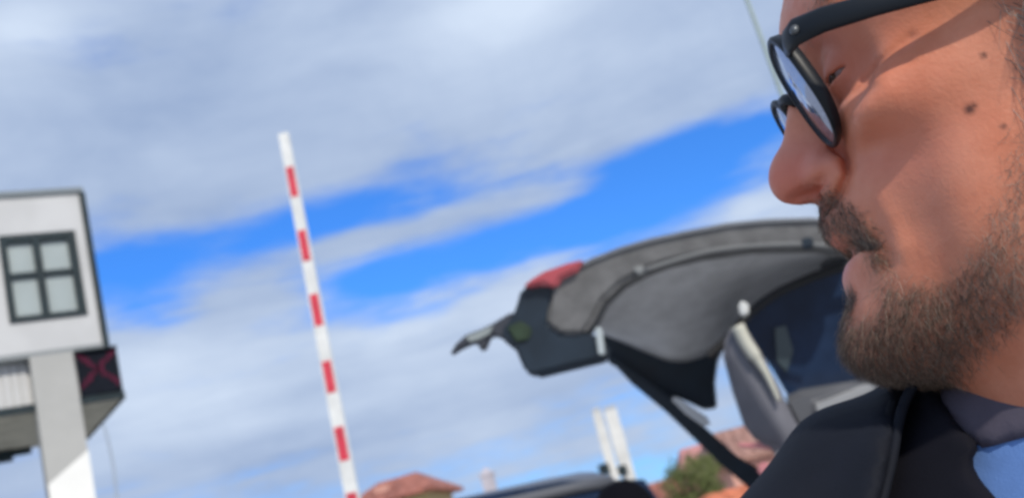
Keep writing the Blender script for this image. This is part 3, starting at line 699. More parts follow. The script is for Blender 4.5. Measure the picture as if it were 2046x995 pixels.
    press([(1716, 392), (1752, 440), (1785, 500)], .032, -.0012, .006, .016)
    press([(1728, 150), (1765, 132), (1812, 100)], .050, .0010, .0016, .02); press([(1736, 172), (1775, 160), (1810, 150)], .050, .0008, .0015, .02)
    press([(1645, 262), (1690, 250), (1730, 215)], .038, .0014, .0026, .016); press([(1665, 290), (1715, 272), (1760, 225)], .042, -.0009, .005, .016)
    press([(1684, 498), (1712, 496), (1738, 505)], .014, .0028, .0017, .001)                              # parted mouth
    press([(1800, 330), (1830, 420)], .055, .0012, .012, .03)                                             # hollow of the cheek
    # mouth, parted lips
    for a, b, r_ in (((-.018, 0, -.0362), (-.0205, .010, -.0374), .0022), ((-.0205, .010, -.0374), (-.0255, .0195, -.0398), .0016), ((-.0255, .0195, -.0398), (-.0300, .0238, -.0420), .0009)):
        phi = smax(phi, -caps(X, Y, Z, a, b, r_), .0022)
    # ear
    er = ell(X, Y, Z, (-.108, .078, .004), (.016, .010, .031)); er = smax(er, -ell(X, Y, Z, (-.104, .088, .006), (.009, .008, .019)), .004)
    phi = smin(phi, er, .004)
    full = np.concatenate([phi[:, :0:-1, :], phi], axis=1)
    return full, (xs[0], -ys[-1], zs[0]), st
hphi, ho, hst = head_field()
hv, hq = vdb_mesh(hphi, ho, hst)
del hphi
# skin tones vary: stubble under the beard, redder nose and cheek, a few moles
def in_poly(px, pz, poly):
    c = np.zeros(px.shape, bool); n = len(poly); j = n - 1
    for i in range(n):
        xi, zi = poly[i]; xj, zj = poly[j]
        c ^= ((zi > pz) != (zj > pz)) & (px < (xj - xi) * (pz - zi) / (zj - zi + 1e-12) + xi); j = i
    return c
def poly_soft(px, pz, poly, r):
    """share of a small disc round the point that falls inside the outline"""
    acc = np.zeros(px.shape)
    offs = [(0, 0)] + [(math.cos(a) * q, math.sin(a) * q) for q in (r * .5, r) for a in np.linspace(0, 2 * math.pi, 8, endpoint=False)]
    for dx, dz in offs: acc += in_poly(px + dx, pz + dz, poly)
    return acc / len(offs)
mm = lambda L: [(a / 1000, b / 1000) for a, b in L]
# outlines in head space, millimetres (forward, up)
B_cheek = [hp(*q) for q in ((1752, 500, .026), (1780, 545, .034), (1815, 572, .040), (1868, 566, .048), (1915, 545, .054), (1955, 500, .060), (1985, 430, .064), (2012, 340, .068), (2040, 250, .070), (2120, 120, .072))]
B_jaw = B_cheek + [(-.118, .03), (-.118, -.03), (-.100, -.062), (-.070, -.077), (-.050, -.087), (-.040, -.092), (-.030, -.106), (.002, -.100), (.006, -.062), (-.0085, -.060)] + [hp(1712, 640, .012), hp(1760, 640, .022), hp(1765, 590, .028), hp(1748, 540, .028)]
B_mous = [(.0, -.0135), (-.0175, -.0125)] + [hp(1690, 415, .020), hp(1728, 452, .025), hp(1756, 495, .029), hp(1752, 545, .029), hp(1738, 520, .027), hp(1712, 480, .021), hp(1660, 462, .008)] + [(0.0, -.0250)]
B_soul = [(.0, -.0505), hp(1700, 575, .006), hp(1722, 596, .012), hp(1700, 628, .010), (.0, -.062)]
def beard_mask(v):
    x, y, z = v[:, 0], np.abs(v[:, 1]), v[:, 2]
    m = np.maximum(np.maximum(poly_soft(x, z, B_jaw, .005), poly_soft(x, z, B_mous, .0022) * (y < .034)), poly_soft(x, z, B_soul, .003) * (y < .012))
    return m
skin = bpy.data.materials.new('skin'); skin.use_nodes = True
def skin_nodes():
    N = NT(skin.node_tree); b = skin.node_tree.nodes['Principled BSDF']
    a = N.n('ShaderNodeAttribute', attribute_name='tone'); sep = N.n('ShaderNodeSeparateColor'); N.l(a.outputs['Color'], sep.inputs[0])
    beard, red, mole = sep.outputs
    tc = N.n('ShaderNodeTexCoord'); g = tc.outputs['Object']
    n1 = N.noise(g, 28, 5, .6); n2 = N.noise(g, 130, 4, .6); n3 = N.noise(g, 700, 3, .6)
    c = N.mix(N.ss(n1, .32, .68), (.57, .190, .100), (.68, .268, .160))
    c = N.mix(N.m('MULTIPLY', N.ss(n2, .5, .75), .25), c, (.56, .16, .09))
    c = N.mix(N.m('MULTIPLY', red, .75), c, (.62, .165, .125))
    bt = N.m('MULTIPLY', beard, N.ss(N.noise(g, 260, 4, .7), .25, .75, .45, 1.0))
    c = N.mix(N.m('MULTIPLY', bt, .72), c, (.120, .068, .044))
    c = N.mix(mole, c, (.09, .03, .02))
    N.l(c, b.inputs['Base Color']); b.inputs['Specular IOR Level'].default_value = .45; N.l(N.ss(n2, .3, .7, .36, .52), b.inputs['Roughness'])
    b.inputs['Subsurface Weight'].default_value = .14; b.inputs['Subsurface Radius'].default_value = (.012, .005, .003); b.inputs['Subsurface Scale'].default_value = .5
    bp = N.n('ShaderNodeBump'); bp.inputs['Strength'].default_value = .22; bp.inputs['Distance'].default_value = .0012
    N.l(N.m('ADD', n3, N.m('MULTIPLY', n2, 1.2)), bp.inputs['Height']); N.l(bp.outputs[0], b.inputs['Normal'])
skin_nodes()

# ---- body space: N0 = base of the neck, facing the camera and a little to his right
N0 = HW((-.112, 0, -.140))
bY = R_(22)
bF = V((-math.sin(bY), -math.cos(bY), 0)); bR = V((-math.cos(bY), math.sin(bY), 0))    # forward, towards his right hand (left in the picture)
def BW(p): return N0 + bR * p[0] + bF * p[1] + TZ * p[2]
def toB(w): q = V(w) - N0; return (q.dot(bR), q.dot(bF), q.dot(TZ))
ZG = -N0.z                                                     # ground in body space
SR = toB(at(1868, 1222, .44)); SL = (-.185, -.01, -.055)
ER = toB(at(1560, 1470, .42)); WR = (.10, .38, -.33)
ER = (ER[0], ER[1], ER[2])
EL = (-.25, -.03, -.34); WL_ = (-.27, .03, -.60)
def limb(X, Y, Z, pts, rs, k=.02):
    o = None
    for i in range(len(pts) - 1):
        c = caps(X, Y, Z, pts[i], pts[i + 1], rs[i], rs[i + 1]); o = c if o is None else smin(o, c, k)
    return o
HIP = -.60; KN = ZG + .50; AN = ZG + .09
def torso(X, Y, Z, g=0.):
    p = ell(X, Y, Z, (0, -.02, -.20), (.175, .115, .23))
    p = smin(p, ell(X, Y, Z, (.075, .045, -.16), (.095, .055, .085)), .04); p = smin(p, ell(X, Y, Z, (-.075, .045, -.16), (.095, .055, .085)), .04)
    p = smin(p, ell(X, Y, Z, (0, -.01, -.42), (.155, .105, .20)), .06)
    p = smin(p, ell(X, Y, Z, (0, -.01, -.60), (.170, .115, .14)), .05)
    p = smin(p, caps(X, Y, Z, (.05, -.03, .0), (SR[0] * .9, SR[1] * .8 - .01, SR[2] + .005), .05, .05), .05)
    p = smin(p, caps(X, Y, Z, (-.05, -.03, .0), (SL[0] * .9, SL[1], SL[2]), .05, .05), .05)
    p = smin(p, caps(X, Y, Z, (0, -.015, .05), (0, -.02, -.1), .056, .07), .03)
    return p - g
def arms(X, Y, Z, g=0., up=1.):
    a = limb(X, Y, Z, (SR, ER, WR), (.062, .046, .030)); b = limb(X, Y, Z, (SL, EL, WL_), (.060, .046, .030)); return smin(a, b, .01) - g
def legs(X, Y, Z, g=0.):
    o = None
    for s_ in (1, -1):
        c = limb(X, Y, Z, ((s_ * .085, -.01, HIP - .02), (s_ * .10, .005, KN), (s_ * .105, -.02, AN)), (.092, .058, .042)); o = c if o is None else smin(o, c, .03)
    return o - g
def foot(X, Y, Z, g=0.):
    o = None
    for s_ in (1, -1):
        c = caps(X, Y, Z, (s_ * .105, -.04, ZG + .045), (s_ * .125, .15, ZG + .032), .040, .030); o = c if o is None else np.minimum(o, c)
    return o - g
def grid3(lo, hi, st):
    a = [np.arange(lo[i], hi[i], st) for i in range(3)]
    return a[0][:, None, None].astype(f32), a[1][None, :, None].astype(f32), a[2][None, None, :].astype(f32)
def hand_pts(wr, fwd, palm_n, side):
    """five bent fingers on a palm; returns a list of capsules"""
    f_ = V(fwd).normalized(); n_ = V(palm_n); n_ = (n_ - f_ * n_.dot(f_)).normalized(); s_ = f_.cross(n_) * side
    w = V(wr); out = []
    pc = w + f_ * .045
    for k, o_ in enumerate((-.030, -.010, .010, .029)): out.append((w + f_ * .008 + s_ * o_ * .6, w + f_ * .082 + s_ * o_, .0165, .0115))
    for k, (o_, ln) in enumerate(zip((-.031, -.0105, .0105, .030), (.060, .072, .078, .070))):
        a = w + f_ * .084 + s_ * o_; cur = .35 + .1 * k; b = a + (f_ * math.cos(cur) + n_ * math.sin(cur)) * ln * .48
        c = b + (f_ * math.cos(cur + .6) + n_ * math.sin(cur + .6)) * ln * .30; d = c + (f_ * math.cos(cur + 1.0) + n_ * math.sin(cur + 1.0)) * ln * .24
        out += [(a, b, .0095, .0088), (b, c, .0088, .0080), (c, d, .0080, .0070)]
    a = w + f_ * .022 + s_ * .026; b = a + (f_ * .6 + s_ * .75 + n_ * .25).normalized() * .042; c = b + (f_ * .85 + s_ * .35 + n_ * .35).normalized() * .032; d = c + (f_ * .95 + s_ * .1 + n_ * .35).normalized() * .024
    out += [(a, b, .0135, .0110), (b, c, .0110, .0098), (c, d, .0098, .0080)]
    return out
VB, QB = [], []; nv = 0
def add_part(v, q):
    global nv
    VB.append(v); QB.append(q + nv); nv += len(v)
add_part(np.array([tuple(HW(p)) for p in hv]), hq)
n_head = len(hv)
def to_world(v): return np.array(tuple(N0)) + v[:, :1] * np.array(tuple(bR)) + v[:, 1:2] * np.array(tuple(bF)) + v[:, 2:3] * np.array(tuple(TZ))
X, Y, Z = grid3((-.42, -.22, ZG - .02), (.42, .50, .16), .0075)
ph = smin(smin(torso(X, Y, Z), arms(X, Y, Z), .03), legs(X, Y, Z), .04); ph = smin(ph, foot(X, Y, Z), .03)
v, q = vdb_mesh(ph, (X[0, 0, 0], Y[0, 0, 0], Z[0, 0, 0]), .0075); add_part(to_world(v), q)
for wr, fw_, pn, sd_ in ((WR, (-.25, .55, .35), (-.8, -.2, .3), 1), (WL_, (-.05, .08, -1), (1, .2, 0), -1)):
    hs = hand_pts(wr, fw_, pn, sd_)
    lo = np.array(wr) - .2; hi = np.array(wr) + .2
    X, Y, Z = grid3(lo, hi, .003); ph = caps(X, Y, Z, tuple(V(wr) - V(fw_).normalized() * .04), tuple(V(wr) + V(fw_).normalized() * .02), .028, .024)
    for i, (a, b, ra, rb) in enumerate(hs): ph = smin(ph, caps(X, Y, Z, tuple(a), tuple(b), ra, rb), .010 if i < 4 else .004)
    v, q = vdb_mesh(ph, lo, .003); add_part(to_world(v), q)
AV = np.concatenate(VB); AQ = np.concatenate(QB)
person = empty('person', (N0.x, N0.y, 0), 'bearded man in sunglasses and black jacket seen in profile close to the camera', 'person')
def np_mesh(name, v, q, m, parent, smooth=True, flip=False):
    me = bpy.data.meshes.new(name)
    me.vertices.add(len(v)); me.vertices.foreach_set('co', np.asarray(v, f32).ravel())
    k = q.shape[1]; qq = q[:, ::-1] if flip else q
    me.loops.add(q.size); me.loops.foreach_set('vertex_index', np.ascontiguousarray(qq).ravel().astype(np.int32))
    me.polygons.add(len(q)); me.polygons.foreach_set('loop_start', np.arange(0, q.size, k, dtype=np.int32))
    me.polygons.foreach_set('use_smooth', [smooth] * len(q)); me.update(calc_edges=True)
    me.materials.append(m); o = bpy.data.objects.new(name, me); link(o)
    if parent: o.parent = parent; o.matrix_parent_inverse = world_of(parent).inverted()
    return o
# outward winding test on the head
tri = AQ[0]; 
def needs_flip(v, q, centre):
    a, b, c = v[q[:, 0]], v[q[:, 1]], v[q[:, 2]]; n = np.cross(b - a, c - a); return ((a - centre) * n).sum() < 0
FL = needs_flip(VB[0], hq, np.array(tuple(HW((-.1, 0, .04)))))
body = np_mesh('body', AV, AQ, skin, person, flip=FL)
tone = np.zeros((len(AV), 4), f32); tone[:, 3] = 1
bm_ = beard_mask(hv); tone[:n_head, 0] = np.clip(bm_ * (.55 + .45 * np.clip((hv[:, 0] + .062) / .04, 0, 1)), 0, 1)
x_, y_, z_ = hv[:, 0], np.abs(hv[:, 1]), hv[:, 2]
g3 = lambda cx, cy, cz, r: np.exp(-((x_ - cx) ** 2 + (y_ - cy) ** 2 + (z_ - cz) ** 2) / r ** 2)
red = .9 * g3(-.008, .004, -.002, .016) + .6 * g3(-.024, .013, -.004, .011) + .5 * g3(-.045, .045, -.012, .022) + .7 * g3(-.015, .0, -.030, .012) * (1 - bm_) + .45 * g3(-.016, .008, -.045, .011) + .35 * g3(-.04, .035, .025, .018) + .3 * g3(-.03, .03, .06, .02)
tone[:n_head, 1] = np.clip(red, 0, 1)
ml = np.zeros(n_head)
for px, py, yy, r_, w_ in ((1940, 213, .066, .0017, 1.), (1948, 206, .066, .0010, .9), (1969, 104, .071, .0011, .9), (2008, 248, .068, .0011, .8)):
    mx_, mz_ = hp(px, py, yy); ml = np.maximum(ml, w_ * np.exp(-(((x_ - mx_) ** 2 + (z_ - mz_) ** 2) / r_ ** 2) ** 1.5) * (hv[:, 1] > 0))
tone[:n_head, 2] = ml
B_scalp = [hp(*q_) for q_ in ((2056, 150, .071), (2020, 30, .072), (1990, -60, .072), (1930, -160, .070))] + [(-.060, .112), (-.08, .20), (-.30, .20), (-.30, -.05), (-.135, -.065), (-.128, .0), (-.100, .045), (-.112, .02)]
sc_ = poly_soft(x_, z_, B_scalp, .010) * ((x_ < -.124) | (z_ > .036) | (x_ > -.094))
tone[:n_head, 0] = np.maximum(tone[:n_head, 0], sc_ * .6)
at_ = body.data.attributes.new('tone', 'FLOAT_COLOR', 'POINT'); at_.data.foreach_set('color', tone.ravel())

# eyes
for s_ in (1, -1):
    bm = bmesh.new(); bmesh.ops.create_uvsphere(bm, u_segments=24, v_segments=16, radius=.0122); bmesh.ops.translate(bm, verts=bm.verts, vec=HW((-.0440, s_ * .0270, .025)))
    e_ = bm_obj('eye', bm, mat('eye_white', (.26, .18, .16), .2), person, True)  # eyeball colour darkened for the shade behind the glasses
    bm = bmesh.new(); c_ = HW((-.0440, s_ * .0270, .025)); tube(bm, [c_ + hF * .0105, c_ + hF * .0125], [.006, .0045], 20); bm_obj('iris', bm, mat('iris', (.05, .025, .012), .15), e_, True)

# ---- hair: beard, sideburn, hair of the head, brows, all as short tapered strands rooted in the skin
pn = np.zeros_like(hv)
fa, fb_, fc_, fd_ = hv[hq[:, 0]], hv[hq[:, 1]], hv[hq[:, 2]], hv[hq[:, 3]]
fnm = np.cross(fc_ - fa, fd_ - fb_); far_ = np.linalg.norm(fnm, axis=1) / 2; fnm /= (np.linalg.norm(fnm, axis=1)[:, None] + 1e-12)
if FL: fnm = -fnm
fcen = (fa + fb_ + fc_ + fd_) / 4
def strands(name, dens, n, ln, wd, m, flow, jitter=.45, lift=.35, seg=3):
    w = dens * far_; w = w / w.sum(); idx = rng.choice(len(fcen), n, p=w)
    p = fcen[idx] + rng.normal(0, .0004, (n, 3)); nn = fnm[idx]
    fl = flow(p); fl = fl + rng.normal(0, jitter, (n, 3)); fl -= nn * (fl * nn).sum(1)[:, None]; fl /= np.linalg.norm(fl, axis=1)[:, None] + 1e-9
    L_ = ln * rng.uniform(.55, 1.25, n) * np.where((p[:, 2] > -.034) & (p[:, 0] > -.034), .6, 1.); sdv = np.cross(fl, nn)
    vv, qq = [], []
    for k in range(seg + 1):
        t = k / seg; c = p - nn * .0006 + (fl * (t * (1 - .15 * t)) * np.sqrt(1 - lift ** 2)) * L_[:, None] + nn * (lift * t * (1 - .35 * t) * L_)[:, None]
        w2 = wd * (1 - .8 * t)
        vv.append(np.stack([c - sdv * w2 / 2, c + sdv * w2 / 2, c + nn * w2 * .7], 1))
    vv = np.stack(vv, 1)                       # n, seg+1, 3, 3
    base = np.arange(n)[:, None] * (3 * (seg + 1))
    for k in range(seg):
        for a in range(3):
            b = (a + 1) % 3; qq.append(base + np.array([[3 * k + a, 3 * k + b, 3 * k + 3 + b, 3 * k + 3 + a]]))
    q = np.concatenate(qq); v = vv.reshape(-1, 3)
    vw = np.array(tuple(P0)) + v[:, :1] * np.array(tuple(hF)) + v[:, 1:2] * np.array(tuple(hL)) + v[:, 2:3] * np.array(tuple(hU))
    return np_mesh(name, vw, q, m, person, smooth=False)
def hair_mat(name, c1, c2, sc):
    m = bpy.data.materials.new(name); m.use_nodes = True; N = NT(m.node_tree); b = m.node_tree.nodes['Principled BSDF']
    gi = N.n('ShaderNodeNewGeometry'); 
    c = N.mix(N.m('POWER', gi.outputs['Random Per Island'], sc), c1, c2); N.l(c, b.inputs['Base Color']); b.inputs['Roughness'].default_value = .55; b.inputs['Specular IOR Level'].default_value = .3
    return m
hm_beard = hair_mat('beard_hair', (.055, .034, .024), (.34, .26, .20), 1.6)
hm_head = hair_mat('head_hair', (.09, .07, .06), (.50, .45, .40), 1.0)
bx, by, bz = fcen[:, 0], np.abs(fcen[:, 1]), fcen[:, 2]
mk = beard_mask(fcen)
thin = np.clip((bx + .085) / .03, .25, 1)       # sparser towards the sideburn
flow_b = lambda p: np.stack([np.where(p[:, 2] > -.05, .15 * np.ones(len(p)), .25), np.sign(p[:, 1]) * np.where(p[:, 2] > -.045, .35, .0) * (np.abs(p[:, 1]) < .03), -np.ones(len(p))], 1)
chin = np.clip((bx + .062) / .035, 0, 1) * np.clip((-.050 - bz) / .018, 0, 1)
mous = np.maximum(poly_soft(bx, bz, B_mous, .0022) * (by < .034), .7 * poly_soft(bx, bz, B_soul, .003) * (by < .012))
hm_grey = hair_mat('stubble_hair', (.10, .068, .052), (.46, .38, .32), 1.0)
hm_dark = hair_mat('dark_hair', (.060, .040, .028), (.28, .20, .15), 1.5)
strands('beard', mk ** 1.3 * chin * (1 - mous), 7500, .0085, .00017, hm_dark, flow_b, .5, .5)
strands('stubble', mk ** 1.4 * (1 - chin) * (.35 + .65 * thin) * (1 - mous), 9500, .0062, .00015, hm_grey, flow_b, .6)
strands('moustache', mous ** 1.1 + 1e-9, 5200, .0084, .00018, hm_beard, lambda p: np.stack([-.55 * np.ones(len(p)), np.sign(p[:, 1]) * .5, -.8 * np.ones(len(p))], 1), .4, .4)
brow = 1e-6 + np.exp(-(((bz - (.046 + .10 * (by - .03))) / .0035) ** 2)) * (by > .012) * (by < .050) * (bx > -.06) * (fnm[:, 0] > -.2)
strands('eyebrow', brow, 900, .008, .00016, hm_head, lambda p: np.stack([-.3 * np.ones(len(p)), np.sign(p[:, 1]), .1 * np.ones(len(p))], 1), .25, .3)
sb = [hp(*q_) for q_ in ((2052, 180, .071), (2030, 120, .071), (2012, 30, .072), (1990, -60, .072), (1930, -160, .070))]
B_hair = sb + [(-.060, .120), (-.08, .20), (-.30, .20), (-.30, -.06), (-.135, -.075), (-.128, .0), (-.100, .045), (-.112, .02)]
hm_ = poly_soft(bx, bz, B_hair, .008) * np.where((bx < -.128) | (bz > .036) | (bx > -.094), 1, 0)
top_ = (bz > .118) * (bx < -.045)
strands('hair', np.maximum(hm_, top_) ** 1.5, 30000, .017, .00026, hm_head, lambda p: np.stack([-.6 * np.ones(len(p)), .0 * p[:, 1], -.9 * np.clip((.12 - p[:, 2]) / .06, -1, 1)], 1), .4, .3)

# ---- clothes: each follows the body at its own distance from the skin
def hit(px, py, g):
    """where a photo ray meets the clothed torso, in body space"""
    d = ray(px, py); t = .2
    for _ in range(160):
        b = toB(CAM + d * t); a = [np.full((1, 1, 1), q_, f32) for q_ in b]
        ph_ = float(min(torso(*a)[0, 0, 0], arms(*a)[0, 0, 0])) - g
        if ph_ < .0004 or t > 1: break
        t += max(.0004, ph_ * .8)
    return b
def front_cut(X, Z, poly, soft=None):
    """signed distance to an outline seen from the front of the body (negative inside)"""
    P_ = np.array(poly); xx, zz = np.broadcast_arrays(X[:, 0, :], Z[:, 0, :]); d2 = np.full(xx.shape, 9., float)
    for i in range(len(P_)):
        a, b = P_[i], P_[(i + 1) % len(P_)]; e = b - a; t = np.clip(((xx - a[0]) * e[0] + (zz - a[1]) * e[1]) / ((e * e).sum() + 1e-12), 0, 1)
        d2 = np.minimum(d2, (xx - a[0] - t * e[0]) ** 2 + (zz - a[1] - t * e[1]) ** 2)
    ins = in_poly(xx.astype(float), zz.astype(float), [tuple(p) for p in P_])
    return (np.sqrt(d2) * np.where(ins, -1, 1))[:, None, :].astype(f32)
xz = lambda L, g: [(q_[0], q_[2]) for q_ in (hit(px, py, g) for px, py in L)]
def cloth(name, col, rough=.85, bump=.12, var=.15, sheen=.0):
    m = mat(name, col, rough, var=var, vscale=30, bump=bump, bscale=900, spec=.2); m.node_tree.nodes['Principled BSDF'].inputs['Sheen Weight'].default_value = sheen; return m
ST = .0042
X, Y, Z = grid3((-.36, -.20, -.66), (.36, .42, .16), ST)
tor = torso(X, Y, Z); arm_ = arms(X, Y, Z); base_ = smin(tor, arm_, .035)
org = (X[0, 0, 0], Y[0, 0, 0], Z[0, 0, 0])
def wrinkle(X, Y, Z):
    return (.0030 * np.sin(38 * Z + 30 * X + 4 * np.sin(25 * X + 9 * Y)) * np.sin(17 * X - 12 * Z + 1.3) + .0016 * np.sin(95 * X + 40 * Z + 3 * np.sin(40 * Z))).astype(f32)
SW_E = [(1868, 740), (1876, 775), (1882, 800), (1902, 835), (1932, 866), (1964, 896), (1938, 914), (1944, 940), (1964, 968), (1992, 1000), (2040, 1060)]
JK_E = [(1815, 760), (1806, 800), (1794, 850), (1782, 920), (1764, 995), (1740, 1080), (1730, 1180)]

sw_poly = xz(SW_E, .011) + [(-.066, -.02), (-.075, .05), (-.05, .2), (.05, .2)]
jk_left = xz(JK_E, .018)
jk_poly = [(jk_left[0][0] - .004, .3)] + jk_left + [(jk_left[-1][0] - .02, -.25), (.03, -.7), (-.03, -.7), (-.12, -.25), (-.115, .0), (-.09, .05), (-.075, .3)]
front = lambda lim: (lim - Y).astype(f32)                      # negative in front of the given depth
wr = wrinkle(X, Y, Z)
def garment(name, g, m, cut=None, extra=None, flat=None, rnd=.004, parent=person):
    ph_ = base_ - g if flat is None else flat - g
    if extra is not None: ph_ = ph_ + extra
    if cut is not None: ph_ = smax(ph_, -cut, rnd)
    v, q = vdb_mesh(ph_, org, ST); return np_mesh(name, to_world(v), q, m, parent)
nk = (Z - .075) * np.ones_like(base_)
far_cap = caps(X, Y, Z, tuple(V(ER) + (V(WR) - V(ER)) * .86), tuple(V(WR) * 1.5 - V(ER) * .5), .08)
far_cap = np.minimum(far_cap, caps(X, Y, Z, WL_, (WL_[0], WL_[1], WL_[2] - .2), .08))
garment('shirt', .006, cloth('shirt_blue', (.12, .225, .49)), cut=-np.maximum(nk - .06, -nk - .75), flat=tor)
# collar of the shirt: a band of its own, standing a little off the neck
colm = cloth('collar_plum', (.085, .075, .10))
col_poly = xz([(1842, 752), (1850, 780), (1858, 812), (1882, 850), (1916, 884), (1962, 902), (2010, 890), (2060, 876)], .011) + [(-.03, .02), (-.06, .03), (-.07, .06), (-.05, .078), (.05, .078)]
cd = np.maximum(front_cut(X, Z, col_poly), np.broadcast_to(front(.0), base_.shape).astype(f32))
back_col = np.maximum(np.maximum((.0 + Y), np.abs(Z - .045) - .028) * np.ones_like(base_), np.abs(X) - .1)
ph_ = smax(tor - .0085, np.minimum(cd, back_col).astype(f32), .003); v, q = vdb_mesh(ph_, org, ST); np_mesh('collar', to_world(v), q, colm, person)
cut_sw = np.maximum(front_cut(X, Z, sw_poly), np.broadcast_to(front(.0), base_.shape))
cut_sw = np.minimum(cut_sw, -.070 + .0 * base_ + (.14 - Z - .02) )
garment('sweater', .0135, cloth('sweater_black', (.006, .006, .011), .9), cut=cut_sw, extra=.4 * wr, flat=tor, rnd=.003)
cut_jk = np.maximum(front_cut(X, Z, jk_poly), np.broadcast_to(front(.0), base_.shape))
cut_jk = np.minimum(np.minimum(cut_jk, (.115 - Z) * np.ones_like(base_)), far_cap)
cut_jk = np.minimum(cut_jk, np.maximum(caps(X, Y, Z, (0, -.02, .0), (0, -.02, .3), .064), -.2))
jm = cloth('jacket_black', (.008, .010, .017), .8)
jacket = garment('jacket', .021, jm, cut=cut_jk, extra=wr + .0012 * np.sin(60 * X + 30 * Z).astype(f32), rnd=.006)
# rolled front edge of the jacket and a sleeve seam
def surf(px, py, g): b = hit(px, py, g); return BW(b)
bm = bmesh.new(); tube(bm, [surf(x, y, .0205) for x, y in catmull([(1826, 768), (1809, 800), (1794, 850), (1782, 920), (1764, 995), (1742, 1080)], 5, False)], .0020, 8); bm_obj('front_edge', bm, jm, jacket, True)
bm = bmesh.new(); tube(bm, [surf(x, y, .0215) for x, y in catmull([(1786, 800), (1770, 850), (1758, 910), (1752, 960), (1744, 1020)], 5, False)], .0018, 8); bm_obj('seam', bm, cloth('seam', (.008, .009, .013)), jacket, True)
# trousers and shoes
X2, Y2, Z2 = grid3((-.30, -.22, ZG - .005), (.30, .24, -.50), .0085)
ph_ = smin(smin(legs(X2, Y2, Z2, .012), torso(X2, Y2, Z2, .013), .04), 9 + 0 * (X2 + Y2 + Z2), .01)
ph_ = smax(smax(ph_, (Z2 + .545) * np.ones_like(ph_), .004), (ZG + .075 - Z2) * np.ones_like(ph_), .004)
v, q = vdb_mesh(ph_, (X2[0, 0, 0], Y2[0, 0, 0], Z2[0, 0, 0]), .0085); np_mesh('trousers', to_world(v), q, cloth('trousers_dark', (.03, .035, .05)), person)
for s_ in (1, -1):
    X3, Y3, Z3 = grid3((s_ * .115 - .10, -.13, ZG - .004), (s_ * .115 + .10, .22, ZG + .13), .005)
    ph_ = caps(X3, Y3, Z3, (s_ * .105, -.04, ZG + .05), (s_ * .125, .15, ZG + .038), .052, .042); ph_ = smax(ph_, (ZG + .001 - Z3) * np.ones_like(ph_), .003)
    v, q = vdb_mesh(ph_, (X3[0, 0, 0], Y3[0, 0, 0], Z3[0, 0, 0]), .005); np_mesh('shoe', to_world(v), q, M['rubber'], person)

# ------------------------------------------------------------------ sunglasses
gl = empty('sunglasses', HW((-.02, 0, .03)), 'black framed sunglasses with bluish lenses worn by the bearded man', 'sunglasses')
mf = mat('frame_black', (.006, .009, .014), .42, spec=.3)
ml_ = mat('lens_blue', (.42, .48, .64), .07, metal=.85)
GA = .0
def GP(y, z, dx=0.):                          # gently wrapped front of the glasses, leaning with the face
    return (-.0140 + dx - .25 * max(0, abs(y) - .008) ** 2 - .25 * (.045 - z), y, z)
lc, lw, lh = (.0322, .0208), .0192, .0212
def rim_loop(s_, k=0., n=44):
    out = []
    for i in range(n):
        a = 2 * math.pi * i / n; ca, sa = math.cos(a), math.sin(a)
        y = lc[0] + (lw + k) * math.copysign(abs(ca) ** .8, ca); z = lc[1] + (lh + k) * math.copysign(abs(sa) ** .85, sa) + (.0025 * ca if sa > 0 else 0)
        out.append(HW(GP(y, z)[:1] + (s_ * y, z)))
    return out
for s_ in (1, -1):
    lp = rim_loop(s_); bm = bmesh.new(); n = len(lp); cen = sum(lp, V()) / n; rings = []
    for i, p in enumerate(lp):
        t_ = (lp[(i + 1) % n] - lp[i - 1]).normalized(); o_ = (p - cen); o_ = (o_ - t_ * o_.dot(t_)).normalized(); f_ = t_.cross(o_)
        if f_.dot(hF) < 0: f_ = -f_
        sd_ = .0030 * max(0., s_ * (p - cen).dot(hL) / lw) ** 1.5; top = max(0, (p - cen).dot(hU)) / lh
        rings.append([bm.verts.new(p + o_ * a + f_ * b) for a, b in ((-.0007, .0009), (.0007 + .0010 * top, .0009), (.0010 + .0012 * top, 0), (.0007 + .0010 * top, -.0013 - sd_), (-.0009, -.0013 - sd_))])
    for i in range(n):
        for k in range(5): bm.faces.new((rings[i][k], rings[i][(k + 1) % 5], rings[(i + 1) % n][(k + 1) % 5], rings[(i + 1) % n][k]))
    rim = bm_obj('rim', bm, mf, gl, True)
    bm = bmesh.new(); inner = rim_loop(s_, -.0008); fr = [bm.verts.new(p + hF * .0006) for p in inner]; bk = [bm.verts.new(p - hF * .0010) for p in inner]
    cf_ = bm.verts.new(cen + hF * .0022); cb_ = bm.verts.new(cen + hF * .0004)
    for i in range(n):
        j = (i + 1) % n; bm.faces.new((fr[i], fr[j], cf_)); bm.faces.new((bk[j], bk[i], cb_)); bm.faces.new((fr[i], bk[i], bk[j], fr[j]))
    bm_obj('lens', bm, ml_, rim, True)
    # temple arm: hinge block, then back over the ear
    a0 = HW((-.0195, s_ * .0635, .0325)); bm = bmesh.new()
    path = [HW((-.0180, s_ * .0490, .0335)), HW((-.0184, s_ * .0580, .0332)), HW((-.0208, s_ * .0660, .0325)), HW((-.030, s_ * .0715, .0312)), HW((-.048, s_ * .0755, .0285)), HW((-.070, s_ * .0785, .0250)), HW((-.095, s_ * .0805, .0215)), HW((-.108, s_ * .0800, .016)), HW((-.118, s_ * .0785, -.002)), HW((-.123, s_ * .0770, -.020))]
    tube(bm, [V(p) for p in path], [.0034, .0046, .0050, .0047, .0043, .0040, .0037, .0036, .0034, .0030], 14, flat=.42, up=(0, 0, 1)); bm_obj('temple_arm', bm, mf, gl, True)
    bm = bmesh.new(); tube(bm, [HW((-.0205, s_ * .0672, .0325)), HW((-.0205, s_ * .0690, .0325))], [.0018, .0016], 12); bm_obj('rivet', bm, mat('rivet_grey', (.12, .13, .14), .4, metal=.6), gl, True)
